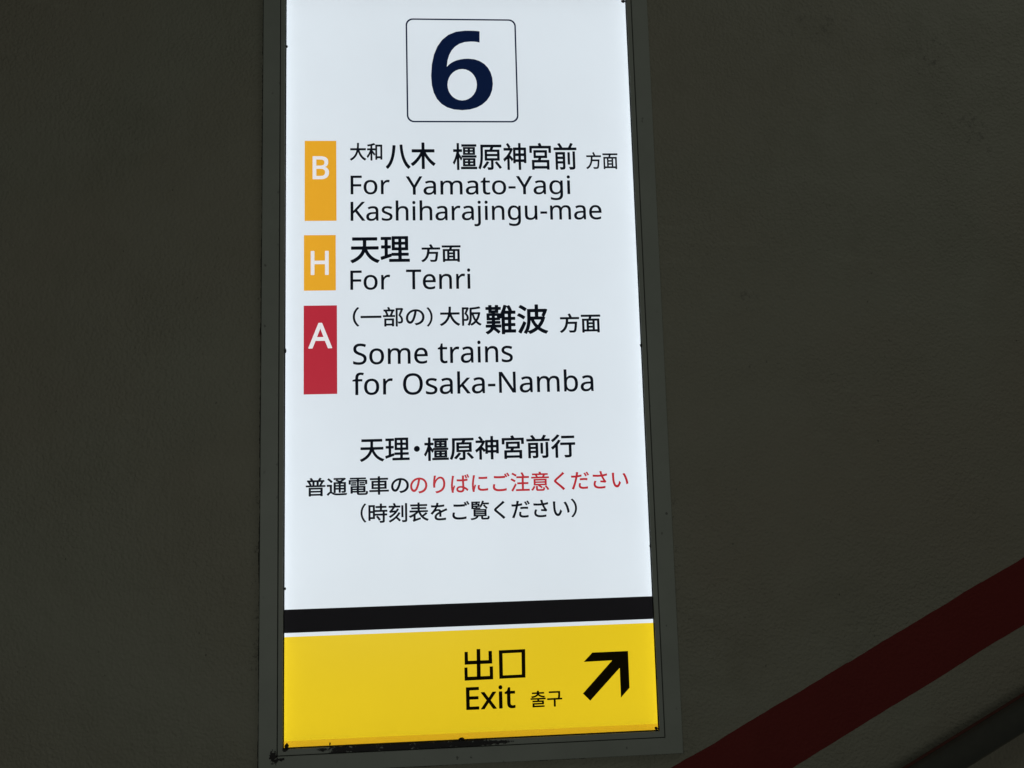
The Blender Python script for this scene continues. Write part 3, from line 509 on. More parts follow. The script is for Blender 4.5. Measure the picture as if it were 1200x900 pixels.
    'J部14': (1000, 'M621 -91 L695 -92 L701 -90 L706 -85 L708 -79 L708 119 L710 127 L720 104 L729 59 L733 53 L740 50 L788 49 L821 50 L848 54 L872 61 L890 69 L911 85 L922 98 L938 131 L947 170 L950 215 L945 269 L937 302 L926 332 L912 362 L892 395 L865 431 L841 458 L917 638 L962 755 L961 761 L956 768 L902 803 L896 804 L881 801 L626 801 L618 797 L614 791 L613 -79 L615 -85 M101 -85 L110 -87 L185 -86 L191 -82 L194 -76 L194 -43 L197 -40 L437 -40 L440 -43 L440 -70 L444 -76 L449 -79 L530 -80 L539 -76 L543 -70 L543 -64 L543 290 L539 300 L533 304 L527 305 L110 305 L101 302 L96 296 L95 290 L95 -73 L96 -79 M194 56 L194 208 L437 209 L440 206 L439 56 M710 143 L708 149 L708 701 L710 704 L833 704 L834 701 L806 623 L767 521 L738 452 L737 446 L740 439 L770 407 L796 374 L814 347 L829 317 L840 290 L850 245 L852 209 L849 185 L845 170 L839 162 L830 154 L821 149 L797 146 L722 149 L716 148 M43 371 L53 369 L575 369 L583 371 L588 377 L589 383 L589 452 L584 462 L575 466 L458 466 L456 467 L521 626 L522 632 L520 638 L524 640 L554 640 L560 643 L564 647 L566 653 L566 722 L563 730 L557 735 L551 736 L377 736 L349 803 L327 848 L323 854 L314 858 L242 839 L238 836 L234 830 L234 821 L263 752 L268 737 L266 736 L80 736 L71 733 L68 728 L66 722 L66 653 L68 647 L71 643 L77 640 L128 640 L132 638 L128 632 L128 623 L165 536 L187 467 L185 466 L50 466 L44 464 L39 458 L37 452 L37 383 L38 377 M284 467 L285 479 L268 539 L251 584 L225 638 L227 640 L413 640 L415 638 L415 635 L396 578 L377 527 L352 467 L347 466'),
    'Jの14': (1000, 'M527 -44 L534 -45 L621 -28 L696 -1 L762 35 L819 82 L864 139 L896 202 L915 271 L922 349 L915 427 L894 499 L861 562 L813 621 L756 667 L687 703 L612 724 L525 732 L432 723 L348 698 L272 658 L204 605 L150 543 L109 472 L83 394 L74 310 L78 250 L90 196 L108 148 L133 106 L162 74 L191 52 L228 35 L267 30 L306 36 L339 51 L375 80 L405 114 L434 157 L463 214 L488 277 L523 388 L548 496 L570 625 L573 627 L617 619 L666 601 L709 574 L747 538 L775 499 L795 454 L808 406 L812 355 L806 292 L792 244 L768 199 L737 160 L699 127 L660 103 L615 83 L567 69 L483 57 L476 52 L472 46 L473 37 L521 -38 M261 151 L240 159 L225 172 L213 186 L199 211 L189 241 L182 277 L180 319 L185 367 L201 418 L225 466 L259 511 L303 555 L354 588 L411 613 L456 623 L459 622 L446 538 L424 439 L406 373 L388 319 L368 268 L348 227 L332 199 L313 175 L297 161 L282 153 L270 150'),
    'J）14': (1000, 'M100 -109 L108 -110 L116 -106 L160 -58 L198 -7 L234 50 L263 107 L287 170 L304 236 L315 308 L319 380 L315 452 L305 521 L287 587 L264 650 L234 710 L198 767 L159 818 L115 866 L105 870 L38 836 L33 830 L32 821 L36 815 L76 770 L112 722 L143 671 L170 617 L190 563 L205 506 L215 443 L218 380 L215 317 L205 254 L190 197 L169 140 L144 89 L113 38 L77 -10 L33 -61 L33 -70 L37 -76'),
    'J大18': (1000, 'M91 -94 L99 -96 L108 -94 L195 -47 L270 6 L334 65 L387 129 L432 197 L469 269 L501 357 L504 360 L516 329 L553 251 L596 176 L645 107 L696 48 L756 -7 L822 -55 L894 -94 L903 -96 L912 -93 L942 -52 L973 -19 L976 -10 L973 2 L966 8 L897 43 L834 86 L780 134 L729 191 L682 257 L643 326 L609 401 L590 455 L594 458 L948 459 L956 464 L960 473 L960 554 L957 563 L951 568 L942 571 L549 571 L547 572 L557 704 L560 839 L555 851 L549 855 L540 857 L459 857 L450 854 L444 845 L439 671 L433 596 L429 571 L63 571 L51 568 L46 560 L44 554 L44 476 L48 464 L57 459 L405 458 L409 455 L398 410 L374 341 L343 275 L302 209 L255 152 L191 92 L120 44 L34 -1 L28 -7 L25 -19 L29 -28 L60 -57'),
    'J阪18': (1000, 'M391 -101 L401 -103 L413 -98 L452 -34 L455 -33 L479 -62 L500 -95 L509 -100 L521 -99 L578 -69 L632 -34 L686 10 L719 44 L750 10 L797 -32 L848 -68 L908 -101 L917 -102 L926 -97 L953 -62 L982 -32 L984 -20 L977 -9 L917 21 L866 54 L821 93 L789 127 L789 130 L807 157 L832 202 L854 247 L875 300 L893 352 L910 409 L924 472 L935 535 L932 547 L923 555 L872 569 L854 566 L536 566 L532 568 L532 691 L533 695 L677 709 L785 723 L884 741 L929 751 L935 754 L941 763 L940 775 L892 841 L884 848 L875 850 L782 831 L674 815 L557 801 L440 790 L434 787 L428 781 L425 772 L424 358 L422 298 L416 238 L408 181 L395 124 L378 70 L354 16 L325 -32 L322 -41 L324 -50 L329 -56 L362 -77 M77 -98 L149 -98 L159 -95 L165 -86 L167 161 L171 145 L176 141 L185 138 L260 138 L281 140 L305 146 L329 155 L352 172 L370 196 L382 229 L386 250 L389 292 L385 340 L377 370 L368 397 L353 427 L334 457 L290 511 L357 661 L400 766 L399 775 L393 784 L338 817 L332 818 L317 815 L80 815 L70 811 L64 802 L63 -80 L67 -92 M467 -2 L478 22 L497 82 L513 151 L523 217 L528 283 L533 437 L549 376 L580 283 L617 199 L653 133 L617 96 L568 55 L517 22 M719 224 L698 263 L668 331 L643 403 L628 460 L812 461 L809 442 L798 400 L772 328 L742 262 M182 238 L166 241 L166 709 L170 711 L263 711 L230 622 L182 505 L180 496 L183 487 L212 457 L235 430 L253 403 L266 379 L275 358 L282 334 L286 298 L285 277 L277 253 L272 247 L263 242 L224 237'),
    'J難20': (1000, 'M83 -97 L93 -96 L129 -77 L186 -39 L232 2 L270 50 L342 -6 L411 -69 L417 -72 L426 -73 L438 -66 L482 -13 L485 -4 L482 8 L462 28 L421 62 L341 122 L498 123 L506 125 L513 131 L517 140 L516 209 L508 218 L498 222 L327 222 L325 224 L326 242 L327 244 L471 244 L480 246 L487 251 L491 260 L490 326 L483 336 L471 340 L327 340 L326 356 L330 359 L468 360 L477 365 L482 374 L483 421 L494 413 L504 412 L514 416 L522 427 L524 422 L524 -79 L528 -91 L534 -96 L543 -98 L612 -98 L621 -96 L629 -91 L633 -82 L633 -48 L957 -48 L966 -46 L973 -40 L977 -28 L977 41 L975 50 L969 57 L957 61 L834 61 L833 62 L833 158 L834 160 L945 160 L951 163 L957 169 L961 182 L961 248 L957 256 L951 262 L942 265 L834 265 L833 266 L833 359 L834 362 L942 362 L955 368 L958 374 L960 383 L960 449 L957 456 L951 462 L939 466 L834 466 L833 467 L834 560 L951 561 L963 565 L969 572 L971 578 L971 653 L966 662 L954 669 L855 670 L860 680 L861 689 L847 725 L819 784 L798 821 L783 843 L774 847 L765 846 L702 824 L695 836 L684 843 L615 860 L606 859 L598 854 L593 845 L565 755 L547 707 L511 626 L483 574 L477 585 L465 591 L324 591 L321 593 L324 595 L414 595 L423 599 L430 605 L432 614 L432 696 L498 697 L507 702 L513 710 L514 776 L511 785 L504 792 L495 795 L432 796 L432 842 L427 851 L420 856 L411 858 L342 858 L333 856 L327 850 L323 842 L323 797 L321 795 L225 795 L223 797 L223 842 L219 849 L213 855 L204 858 L132 858 L121 851 L116 842 L116 797 L114 795 L45 795 L36 792 L30 786 L27 776 L27 716 L29 707 L33 702 L45 697 L114 697 L116 695 L116 614 L120 602 L126 597 L135 595 L216 595 L218 593 L216 591 L72 591 L61 584 L56 575 L56 380 L60 367 L66 361 L75 359 L213 359 L216 356 L216 341 L213 340 L75 340 L63 336 L57 326 L56 260 L60 252 L66 246 L75 244 L213 244 L215 242 L214 224 L210 222 L42 222 L33 218 L25 209 L24 140 L28 131 L35 125 L45 123 L184 122 L161 86 L143 65 L123 47 L96 26 L66 8 L30 -10 L22 -19 L20 -31 L24 -40 L51 -66 L72 -91 M633 62 L633 159 L723 160 L725 158 L725 62 L723 61 M633 266 L633 361 L723 362 L725 359 L725 266 L723 265 M156 451 L156 499 L216 500 L218 497 L218 452 L216 450 M321 451 L321 499 L378 500 L381 497 L381 452 L378 450 M633 467 L633 561 L724 560 L725 467 L723 466 M651 670 L650 671 L690 787 L693 786 L727 722 L748 671 L744 669 M225 685 L223 689 L223 695 L225 697 L321 697 L323 695 L321 685'),
    'J波20': (1000, 'M410 -101 L418 -102 L424 -101 L490 -74 L526 -56 L589 -20 L619 0 L661 33 L664 33 L706 1 L736 -19 L772 -41 L838 -73 L913 -99 L922 -100 L932 -95 L956 -59 L986 -23 L987 -17 L985 -8 L976 2 L904 25 L841 53 L781 88 L744 115 L784 165 L811 205 L834 244 L854 283 L873 328 L891 376 L906 430 L904 439 L899 445 L874 457 L889 469 L922 539 L946 595 L976 676 L977 685 L976 691 L972 697 L964 703 L904 718 L886 715 L691 715 L690 718 L690 844 L685 854 L676 860 L595 861 L586 858 L580 852 L577 841 L576 715 L352 715 L340 710 L335 700 L333 385 L331 325 L325 265 L315 202 L300 139 L280 79 L253 22 L217 -32 L214 -44 L217 -53 L223 -59 L256 -76 L286 -97 L298 -99 L304 -97 L312 -92 L349 -34 L352 -32 L379 -62 L401 -95 M121 -86 L133 -86 L142 -81 L165 -41 L228 82 L304 250 L304 262 L298 271 L232 320 L218 319 L208 310 L169 223 L126 136 L83 55 L42 -17 L43 -29 L49 -36 M367 1 L376 19 L398 76 L415 139 L428 202 L437 262 L443 334 L445 340 L465 295 L502 225 L545 160 L581 115 L544 87 L487 53 L427 24 M661 191 L634 223 L598 274 L566 331 L553 358 L556 361 L760 361 L763 358 L749 325 L720 271 L686 220 M208 379 L220 379 L227 382 L232 388 L276 451 L278 460 L274 471 L253 488 L211 515 L136 557 L85 581 L76 582 L67 578 L20 514 L18 502 L22 494 L28 488 L76 464 L125 436 L169 408 M448 468 L446 472 L447 604 L576 604 L577 469 L574 468 M691 468 L690 469 L691 604 L830 604 L787 502 L789 493 L796 484 L830 472 L829 469 L820 468 M258 643 L271 643 L281 649 L327 712 L329 724 L325 733 L304 751 L265 779 L193 822 L142 849 L133 850 L124 847 L75 787 L72 775 L75 766 L82 759 L176 703'),
    'J方20': (1000, 'M94 -101 L102 -102 L111 -99 L180 -57 L237 -11 L287 43 L326 100 L358 160 L383 223 L403 289 L414 340 L417 341 L733 340 L723 217 L709 115 L701 79 L692 52 L684 36 L678 28 L666 22 L642 20 L555 22 L471 27 L465 25 L458 19 L455 13 L454 4 L473 -35 L483 -74 L489 -82 L498 -86 L597 -90 L684 -88 L711 -83 L726 -78 L747 -67 L762 -56 L772 -47 L786 -27 L800 1 L812 40 L822 85 L840 214 L858 433 L856 442 L849 450 L837 454 L432 454 L442 571 L444 574 L939 574 L951 580 L956 592 L956 667 L951 680 L945 685 L936 687 L603 687 L605 697 L603 706 L572 778 L529 856 L522 863 L513 866 L504 864 L432 836 L424 829 L420 822 L421 811 L462 730 L478 691 L479 688 L477 687 L69 687 L60 685 L54 682 L50 676 L48 667 L48 592 L51 583 L60 576 L69 574 L315 574 L320 571 L316 508 L306 421 L291 337 L267 253 L232 178 L183 108 L120 47 L36 -5 L30 -11 L27 -17 L26 -26 L30 -35 L57 -59 L73 -77 L85 -95'),
    'J面20': (1000, 'M97 -99 L177 -100 L186 -97 L192 -91 L196 -84 L196 -51 L198 -47 L798 -47 L800 -51 L801 -87 L804 -93 L813 -99 L897 -100 L909 -95 L914 -90 L916 -81 L916 576 L914 585 L906 593 L897 596 L522 596 L521 597 L546 681 L549 682 L945 682 L954 684 L963 693 L965 702 L965 774 L963 783 L958 789 L945 794 L60 794 L51 793 L42 786 L38 774 L38 699 L42 690 L51 683 L417 682 L419 678 L399 596 L102 596 L91 591 L85 582 L84 -81 L87 -91 M198 63 L196 66 L196 483 L198 486 L297 486 L300 483 L300 66 L297 63 M411 63 L409 66 L409 135 L411 140 L579 140 L581 138 L581 66 L579 63 M690 63 L690 483 L693 486 L798 486 L800 483 L800 66 L798 63 M411 241 L409 243 L409 309 L411 314 L579 314 L581 312 L581 243 L579 241 M411 415 L409 417 L409 483 L411 486 L576 486 L581 483 L581 417 L579 415'),
    'LS7': (549, 'M220 -17 L266 -17 L320 -11 L368 1 L401 15 L437 38 L467 67 L490 100 L501 130 L509 175 L509 205 L506 232 L500 256 L492 277 L479 298 L467 313 L437 340 L392 367 L341 391 L257 424 L203 453 L185 468 L172 484 L164 502 L159 523 L158 541 L160 562 L166 580 L172 592 L182 605 L194 615 L212 625 L230 631 L254 636 L275 638 L332 635 L377 627 L416 615 L455 600 L461 602 L492 685 L488 690 L476 695 L422 714 L359 726 L302 731 L239 728 L191 718 L167 709 L143 697 L107 671 L90 652 L77 634 L65 611 L60 595 L55 571 L53 541 L55 511 L58 490 L65 466 L75 442 L101 406 L116 391 L134 376 L179 351 L218 332 L311 296 L350 276 L371 261 L384 247 L394 232 L401 214 L405 190 L404 166 L398 145 L391 130 L379 115 L362 101 L344 91 L320 83 L296 78 L263 75 L194 78 L140 88 L92 102 L53 117 L47 115 L44 109 L44 25 L47 18 L80 5 L125 -6 L179 -14'),
    'Lf7': (344, 'M107 -7 L197 -7 L203 -4 L204 -1 L204 458 L206 461 L332 461 L338 464 L339 467 L339 536 L335 542 L206 543 L204 545 L205 599 L212 635 L221 653 L233 669 L248 679 L263 684 L284 686 L302 685 L326 681 L362 671 L368 673 L394 746 L392 751 L389 754 L329 769 L299 772 L269 772 L242 769 L218 764 L197 756 L176 746 L158 733 L143 716 L129 695 L118 671 L110 647 L105 617 L101 544 L14 516 L9 512 L8 467 L11 462 L98 461 L102 458 L102 -1'),
    'LO7': (781, 'M371 -17 L411 -17 L450 -13 L486 -7 L519 3 L552 17 L579 32 L621 64 L642 87 L662 112 L679 142 L694 172 L706 205 L715 241 L722 277 L726 316 L727 358 L725 412 L718 460 L713 487 L699 532 L689 556 L669 592 L655 613 L640 631 L612 658 L593 673 L555 697 L516 713 L492 720 L468 726 L420 731 L390 732 L339 729 L285 720 L245 706 L222 696 L186 674 L167 658 L138 630 L123 611 L102 577 L90 553 L81 529 L68 487 L63 460 L56 412 L54 358 L55 319 L59 280 L66 241 L74 205 L87 169 L108 127 L126 100 L147 75 L171 53 L198 33 L228 17 L258 4 L294 -7 L330 -13 M363 76 L336 80 L306 88 L288 95 L264 108 L249 119 L228 138 L202 175 L182 220 L169 277 L164 316 L163 355 L166 421 L177 478 L193 523 L210 554 L228 577 L240 589 L261 605 L276 614 L318 630 L339 635 L372 638 L420 638 L447 634 L471 629 L495 620 L514 610 L531 598 L549 582 L564 565 L576 546 L596 502 L610 448 L617 388 L618 337 L615 295 L604 238 L587 190 L562 148 L533 118 L506 100 L462 84 L411 76'),
    'Lk7': (534, 'M83 -7 L171 -7 L178 -4 L179 191 L180 195 L231 239 L414 -5 L420 -7 L525 -7 L531 -4 L532 -1 L530 5 L303 305 L304 308 L514 530 L517 533 L516 539 L510 543 L408 543 L402 541 L231 360 L177 294 L179 365 L179 758 L177 764 L171 767 L84 767 L78 761 L78 2 L79 -4'),
    'LN7': (760, 'M95 -7 L180 -7 L186 -4 L187 -1 L187 398 L186 473 L181 563 L183 569 L552 -4 L558 -7 L663 -7 L669 -4 L670 713 L667 719 L663 721 L579 721 L572 716 L572 311 L578 149 L576 145 L207 717 L201 721 L96 721 L93 719 L90 713 L90 2 L91 -4'),
    'Lb7': (615, 'M323 -17 L354 -17 L387 -13 L417 -5 L445 7 L471 24 L494 43 L514 67 L531 94 L540 112 L552 145 L560 181 L565 223 L567 268 L566 304 L559 361 L551 391 L543 415 L531 441 L517 463 L488 496 L471 511 L450 525 L429 535 L390 547 L363 551 L324 552 L294 549 L267 543 L243 534 L220 520 L196 502 L177 483 L180 574 L179 763 L171 767 L84 767 L81 766 L78 760 L78 -2 L84 -7 L150 -7 L155 -2 L171 59 L187 40 L204 26 L243 1 L279 -11 M318 70 L285 74 L255 82 L228 99 L210 121 L197 148 L188 181 L182 223 L180 286 L184 334 L191 373 L201 402 L216 426 L237 445 L255 454 L285 462 L324 465 L357 462 L384 453 L408 438 L427 418 L443 388 L453 355 L460 316 L462 268 L460 223 L453 181 L443 148 L427 118 L408 98 L384 82 L357 73'),
    'J天16': (1000, 'M88 -94 L98 -92 L188 -50 L266 -4 L332 44 L386 95 L431 149 L467 205 L503 280 L519 245 L558 179 L602 118 L653 62 L707 14 L769 -28 L836 -63 L911 -93 L920 -92 L927 -88 L951 -52 L979 -19 L982 -10 L979 -1 L971 5 L899 31 L833 63 L775 101 L722 146 L675 197 L634 254 L599 317 L580 362 L941 364 L949 368 L953 377 L953 455 L950 464 L944 469 L938 471 L548 471 L546 473 L549 539 L549 668 L551 671 L899 672 L907 677 L910 686 L910 764 L905 774 L899 778 L893 779 L104 779 L95 778 L90 773 L86 764 L86 686 L89 677 L98 671 L437 670 L438 566 L436 497 L434 473 L431 471 L65 471 L56 468 L51 461 L50 377 L54 368 L62 363 L411 362 L403 332 L380 281 L350 230 L309 179 L260 132 L197 83 L125 41 L35 0 L28 -7 L26 -16 L29 -25 L56 -55 L78 -88'),
    'J理16': (1000, 'M315 -63 L967 -63 L973 -62 L980 -57 L983 -48 L983 24 L979 32 L973 37 L718 38 L716 42 L716 141 L718 144 L934 144 L943 148 L949 156 L949 231 L943 240 L937 243 L718 244 L716 246 L716 327 L718 330 L919 330 L928 333 L934 339 L935 348 L935 792 L933 801 L928 807 L919 810 L406 810 L400 809 L394 804 L391 792 L391 348 L392 339 L397 333 L406 330 L604 330 L607 327 L607 246 L604 244 L394 244 L388 243 L382 237 L379 228 L378 159 L385 147 L394 144 L604 144 L607 141 L607 39 L604 38 L313 37 L307 33 L302 24 L302 -48 L305 -57 M48 9 L58 9 L367 112 L373 114 L379 121 L381 129 L368 204 L364 211 L358 216 L348 216 L262 188 L259 187 L258 189 L259 396 L346 397 L355 403 L359 414 L359 483 L358 489 L353 495 L343 499 L262 499 L258 501 L258 684 L262 686 L358 686 L369 690 L373 696 L374 702 L374 771 L372 780 L364 787 L46 788 L37 785 L31 777 L30 699 L33 693 L37 689 L46 686 L151 686 L154 684 L154 681 L154 501 L151 499 L52 499 L43 492 L40 480 L40 411 L42 405 L46 400 L55 397 L153 396 L154 153 L31 116 L22 110 L19 102 L19 96 L38 21 L41 15 M493 427 L492 429 L492 522 L493 524 L610 524 L613 522 L613 429 L610 427 M712 427 L710 429 L710 522 L712 524 L829 524 L831 522 L831 429 L829 427 M493 617 L492 618 L493 711 L612 711 L613 618 L610 617 M712 617 L710 621 L711 711 L830 711 L831 621 L829 617'),
    'J橿18': (1000, 'M183 -95 L192 -97 L264 -97 L274 -92 L279 -83 L279 329 L325 241 L330 236 L339 233 L345 234 L353 238 L397 298 L399 310 L387 331 L386 334 L387 335 L948 335 L960 340 L965 352 L965 412 L960 421 L948 427 L378 427 L369 424 L362 415 L360 372 L279 490 L279 532 L282 535 L378 535 L388 538 L393 544 L395 550 L395 625 L390 635 L378 641 L279 642 L279 841 L273 853 L261 858 L189 858 L180 854 L176 847 L174 838 L174 643 L171 641 L48 641 L39 636 L34 625 L34 550 L36 544 L42 538 L51 535 L156 535 L161 532 L140 454 L103 349 L62 259 L39 220 L16 184 L13 172 L56 97 L66 92 L78 95 L84 100 L100 124 L119 157 L150 223 L171 275 L174 271 L174 -80 L177 -89 M341 -68 L351 -70 L966 -70 L977 -65 L982 -56 L982 10 L975 22 L963 26 L348 26 L336 20 L332 10 L332 -53 L335 -62 M420 34 L429 32 L897 32 L909 35 L915 40 L918 49 L918 310 L915 319 L909 325 L900 328 L429 328 L420 326 L414 319 L411 307 L411 49 L414 40 M513 113 L512 115 L513 142 L606 142 L610 139 L610 115 L606 113 M711 113 L710 115 L711 142 L810 142 L815 139 L815 115 L813 113 M513 220 L512 223 L513 248 L610 247 L609 220 M711 220 L710 223 L711 248 L814 247 L815 223 L813 220 M429 433 L438 431 L888 431 L900 434 L906 439 L909 448 L909 700 L906 709 L900 715 L891 718 L438 718 L429 716 L423 709 L420 697 L420 448 L423 439 M522 510 L520 514 L520 532 L522 536 L610 535 L609 511 M711 510 L710 511 L711 536 L804 536 L807 532 L807 511 L804 510 M522 614 L520 616 L520 634 L522 638 L610 637 L610 616 L606 614 M711 614 L710 616 L711 638 L804 638 L807 634 L807 616 L804 614 M374 721 L438 720 L948 721 L960 727 L965 736 L965 799 L960 809 L948 815 L375 815 L364 808 L360 796 L360 736 L364 727'),
    'J原18': (1000, 'M410 -95 L418 -97 L493 -97 L553 -92 L580 -85 L594 -80 L607 -71 L615 -62 L626 -41 L632 -11 L633 229 L865 230 L873 232 L879 238 L882 247 L882 610 L878 622 L871 627 L865 629 L607 629 L605 631 L633 682 L635 694 L637 697 L949 698 L958 706 L961 715 L961 787 L958 794 L952 800 L943 803 L130 803 L121 800 L115 794 L113 784 L112 439 L106 310 L98 244 L87 175 L70 109 L48 46 L19 -14 L18 -26 L25 -36 L58 -54 L91 -76 L100 -78 L109 -75 L115 -68 L146 -5 L172 67 L191 142 L205 217 L214 292 L222 436 L223 696 L505 697 L508 694 L501 676 L481 631 L478 629 L292 629 L283 625 L277 613 L277 247 L280 238 L286 232 L295 230 L520 230 L523 226 L523 7 L520 5 L502 4 L394 6 L384 1 L379 -8 L379 -17 L395 -59 L402 -86 M869 -59 L877 -60 L883 -58 L952 -17 L957 -11 L958 -5 L954 7 L871 103 L769 211 L760 215 L751 214 L688 180 L683 172 L681 166 L684 154 L781 46 L862 -54 M255 -53 L265 -55 L277 -50 L322 -2 L370 52 L415 109 L457 166 L460 178 L454 188 L448 192 L376 216 L367 217 L361 214 L319 157 L277 108 L232 59 L187 16 L182 4 L183 -2 L187 -9 M388 326 L387 328 L387 382 L388 384 L766 384 L770 382 L770 328 L766 326 M388 477 L387 478 L387 532 L388 534 L766 534 L770 532 L770 478 L766 477'),
    'J神18': (1000, 'M181 -95 L190 -97 L262 -97 L272 -92 L277 -83 L277 305 L349 214 L355 210 L364 209 L375 214 L409 261 L410 148 L414 139 L421 134 L496 133 L505 135 L511 139 L514 145 L515 178 L517 180 L616 180 L619 178 L620 -86 L628 -95 L637 -97 L712 -97 L723 -92 L728 -80 L728 178 L730 180 L832 180 L835 178 L836 151 L841 144 L850 140 L928 140 L938 145 L943 154 L943 682 L942 688 L937 695 L925 700 L729 700 L728 841 L722 853 L712 858 L634 858 L628 856 L622 850 L619 841 L618 700 L424 700 L415 695 L411 688 L409 653 L362 688 L340 686 L307 686 L302 688 L322 703 L325 712 L323 721 L280 786 L241 835 L223 854 L214 857 L205 855 L142 818 L138 808 L141 796 L180 745 L217 688 L214 686 L52 686 L43 684 L37 678 L34 670 L34 598 L37 589 L43 583 L52 581 L275 580 L237 517 L205 474 L171 433 L134 394 L97 360 L61 330 L19 301 L16 295 L14 286 L34 247 L50 205 L55 200 L64 197 L73 199 L90 211 L124 239 L169 279 L172 277 L172 -80 L175 -89 M517 284 L515 286 L515 388 L517 390 L616 390 L619 388 L619 286 L616 284 M730 284 L728 286 L728 388 L730 390 L832 390 L835 388 L835 286 L832 284 M409 313 L298 427 L325 466 L358 520 L387 577 L409 629 M517 493 L515 496 L516 595 L618 595 L618 493 M730 493 L728 496 L729 595 L834 595 L834 493'),
    'J宮18': (1000, 'M161 -93 L171 -95 L246 -95 L252 -93 L258 -90 L262 -84 L263 -57 L267 -54 L744 -54 L747 -57 L749 -81 L753 -87 L759 -90 L843 -91 L855 -85 L859 -78 L860 -72 L860 243 L859 249 L855 257 L843 263 L519 263 L518 264 L543 316 L759 316 L768 319 L774 324 L777 333 L777 588 L775 597 L771 603 L759 608 L243 608 L234 606 L228 602 L225 594 L224 588 L224 333 L227 324 L233 318 L240 316 L418 315 L396 263 L168 263 L162 261 L155 255 L152 243 L152 -78 L155 -87 M264 48 L263 51 L263 159 L264 161 L744 161 L747 159 L747 51 L744 48 M333 414 L331 417 L331 507 L333 510 L663 510 L666 507 L665 414 M75 501 L156 500 L162 502 L170 507 L173 516 L173 654 L174 657 L825 657 L828 654 L828 516 L831 508 L837 502 L843 500 L927 501 L936 507 L940 516 L939 749 L933 758 L921 762 L565 762 L538 816 L515 855 L509 861 L501 864 L417 841 L409 834 L407 828 L407 819 L435 762 L78 762 L69 756 L64 744 L64 516 L67 507'),
    'J前18': (1000, 'M110 -92 L187 -93 L196 -90 L203 -83 L205 -74 L205 121 L208 123 L388 123 L391 121 L391 10 L388 8 L373 7 L280 9 L271 6 L265 -2 L264 -14 L279 -50 L290 -83 L298 -92 L307 -94 L373 -93 L427 -87 L451 -80 L465 -74 L477 -65 L489 -50 L498 -23 L500 7 L500 523 L497 532 L490 539 L481 541 L115 541 L106 538 L101 532 L98 523 L98 -74 L102 -86 M672 -92 L682 -94 L757 -93 L799 -90 L832 -84 L856 -75 L871 -65 L886 -47 L893 -32 L897 -17 L899 13 L899 544 L895 555 L886 561 L805 562 L796 559 L790 550 L789 16 L787 13 L766 12 L652 14 L643 10 L637 1 L636 -8 L653 -47 L664 -83 M595 88 L604 86 L676 86 L687 91 L692 100 L692 514 L687 526 L676 532 L601 532 L591 526 L586 517 L586 103 L589 94 M205 219 L205 282 L388 283 L391 280 L391 220 L388 218 M205 379 L205 439 L208 441 L388 441 L391 439 L391 382 L391 379 L388 378 M51 595 L949 595 L961 601 L965 610 L965 685 L960 694 L949 700 L749 700 L817 808 L821 820 L818 829 L811 835 L724 863 L715 861 L707 853 L665 772 L619 700 L397 700 L375 742 L336 799 L291 853 L286 857 L277 859 L199 832 L193 826 L190 817 L193 806 L234 754 L269 700 L46 699 L40 694 L35 685 L35 613 L39 601'),
    'J行18': (1000, 'M183 -99 L192 -101 L267 -101 L279 -96 L284 -87 L284 438 L354 531 L393 591 L396 600 L393 609 L387 615 L309 644 L300 643 L292 636 L264 593 L234 552 L165 471 L90 398 L12 335 L7 324 L10 312 L63 249 L69 243 L78 241 L87 244 L102 256 L171 318 L174 315 L174 -84 L177 -93 M561 -93 L570 -95 L663 -95 L732 -91 L763 -84 L780 -76 L798 -61 L809 -48 L815 -33 L819 -18 L822 15 L822 413 L954 414 L966 418 L973 429 L973 504 L970 513 L964 519 L954 522 L390 522 L381 519 L376 513 L373 504 L373 429 L377 420 L384 415 L705 414 L710 411 L710 15 L702 13 L663 12 L543 15 L534 12 L528 3 L528 -9 L544 -48 L553 -84 M70 546 L81 544 L90 548 L159 602 L232 666 L296 732 L352 798 L357 810 L356 816 L351 824 L273 858 L264 859 L258 857 L207 796 L151 738 L89 684 L21 634 L17 624 L20 612 L44 582 L64 552 M431 690 L930 690 L939 695 L945 705 L945 783 L939 793 L927 798 L432 798 L422 792 L417 780 L417 705 L421 696'),
    'J普17': (1000, 'M182 -95 L189 -96 L267 -95 L273 -92 L278 -86 L279 -62 L282 -61 L723 -61 L726 -83 L735 -91 L819 -92 L828 -89 L833 -83 L835 -74 L835 334 L832 343 L825 349 L816 351 L189 351 L180 349 L175 343 L172 334 L172 -80 L175 -89 M279 34 L279 97 L282 100 L720 100 L724 97 L724 34 L720 33 M279 193 L279 257 L724 256 L723 193 M48 379 L948 379 L957 381 L965 388 L967 397 L967 460 L963 469 L957 474 L948 476 L783 476 L780 478 L824 550 L860 616 L861 628 L856 637 L903 638 L910 640 L916 646 L918 655 L917 724 L912 732 L903 736 L735 736 L780 811 L781 823 L777 830 L771 834 L690 859 L682 856 L676 850 L643 787 L615 742 L609 736 L390 736 L365 784 L333 829 L309 855 L300 859 L291 857 L225 831 L218 820 L217 814 L219 807 L249 769 L269 736 L108 736 L99 734 L93 727 L91 718 L91 655 L93 646 L99 640 L105 638 L154 637 L147 635 L140 628 L137 622 L138 613 L163 574 L183 538 L210 478 L207 476 L51 476 L42 473 L37 466 L35 460 L35 394 L39 385 M300 477 L298 478 L308 484 L313 493 L313 499 L307 517 L279 577 L241 637 L346 637 L346 478 L342 476 M453 476 L451 478 L452 637 L543 638 L543 477 M651 476 L650 478 L651 637 L753 638 L745 616 L724 574 L679 496 L677 487 L681 478 L678 476'),
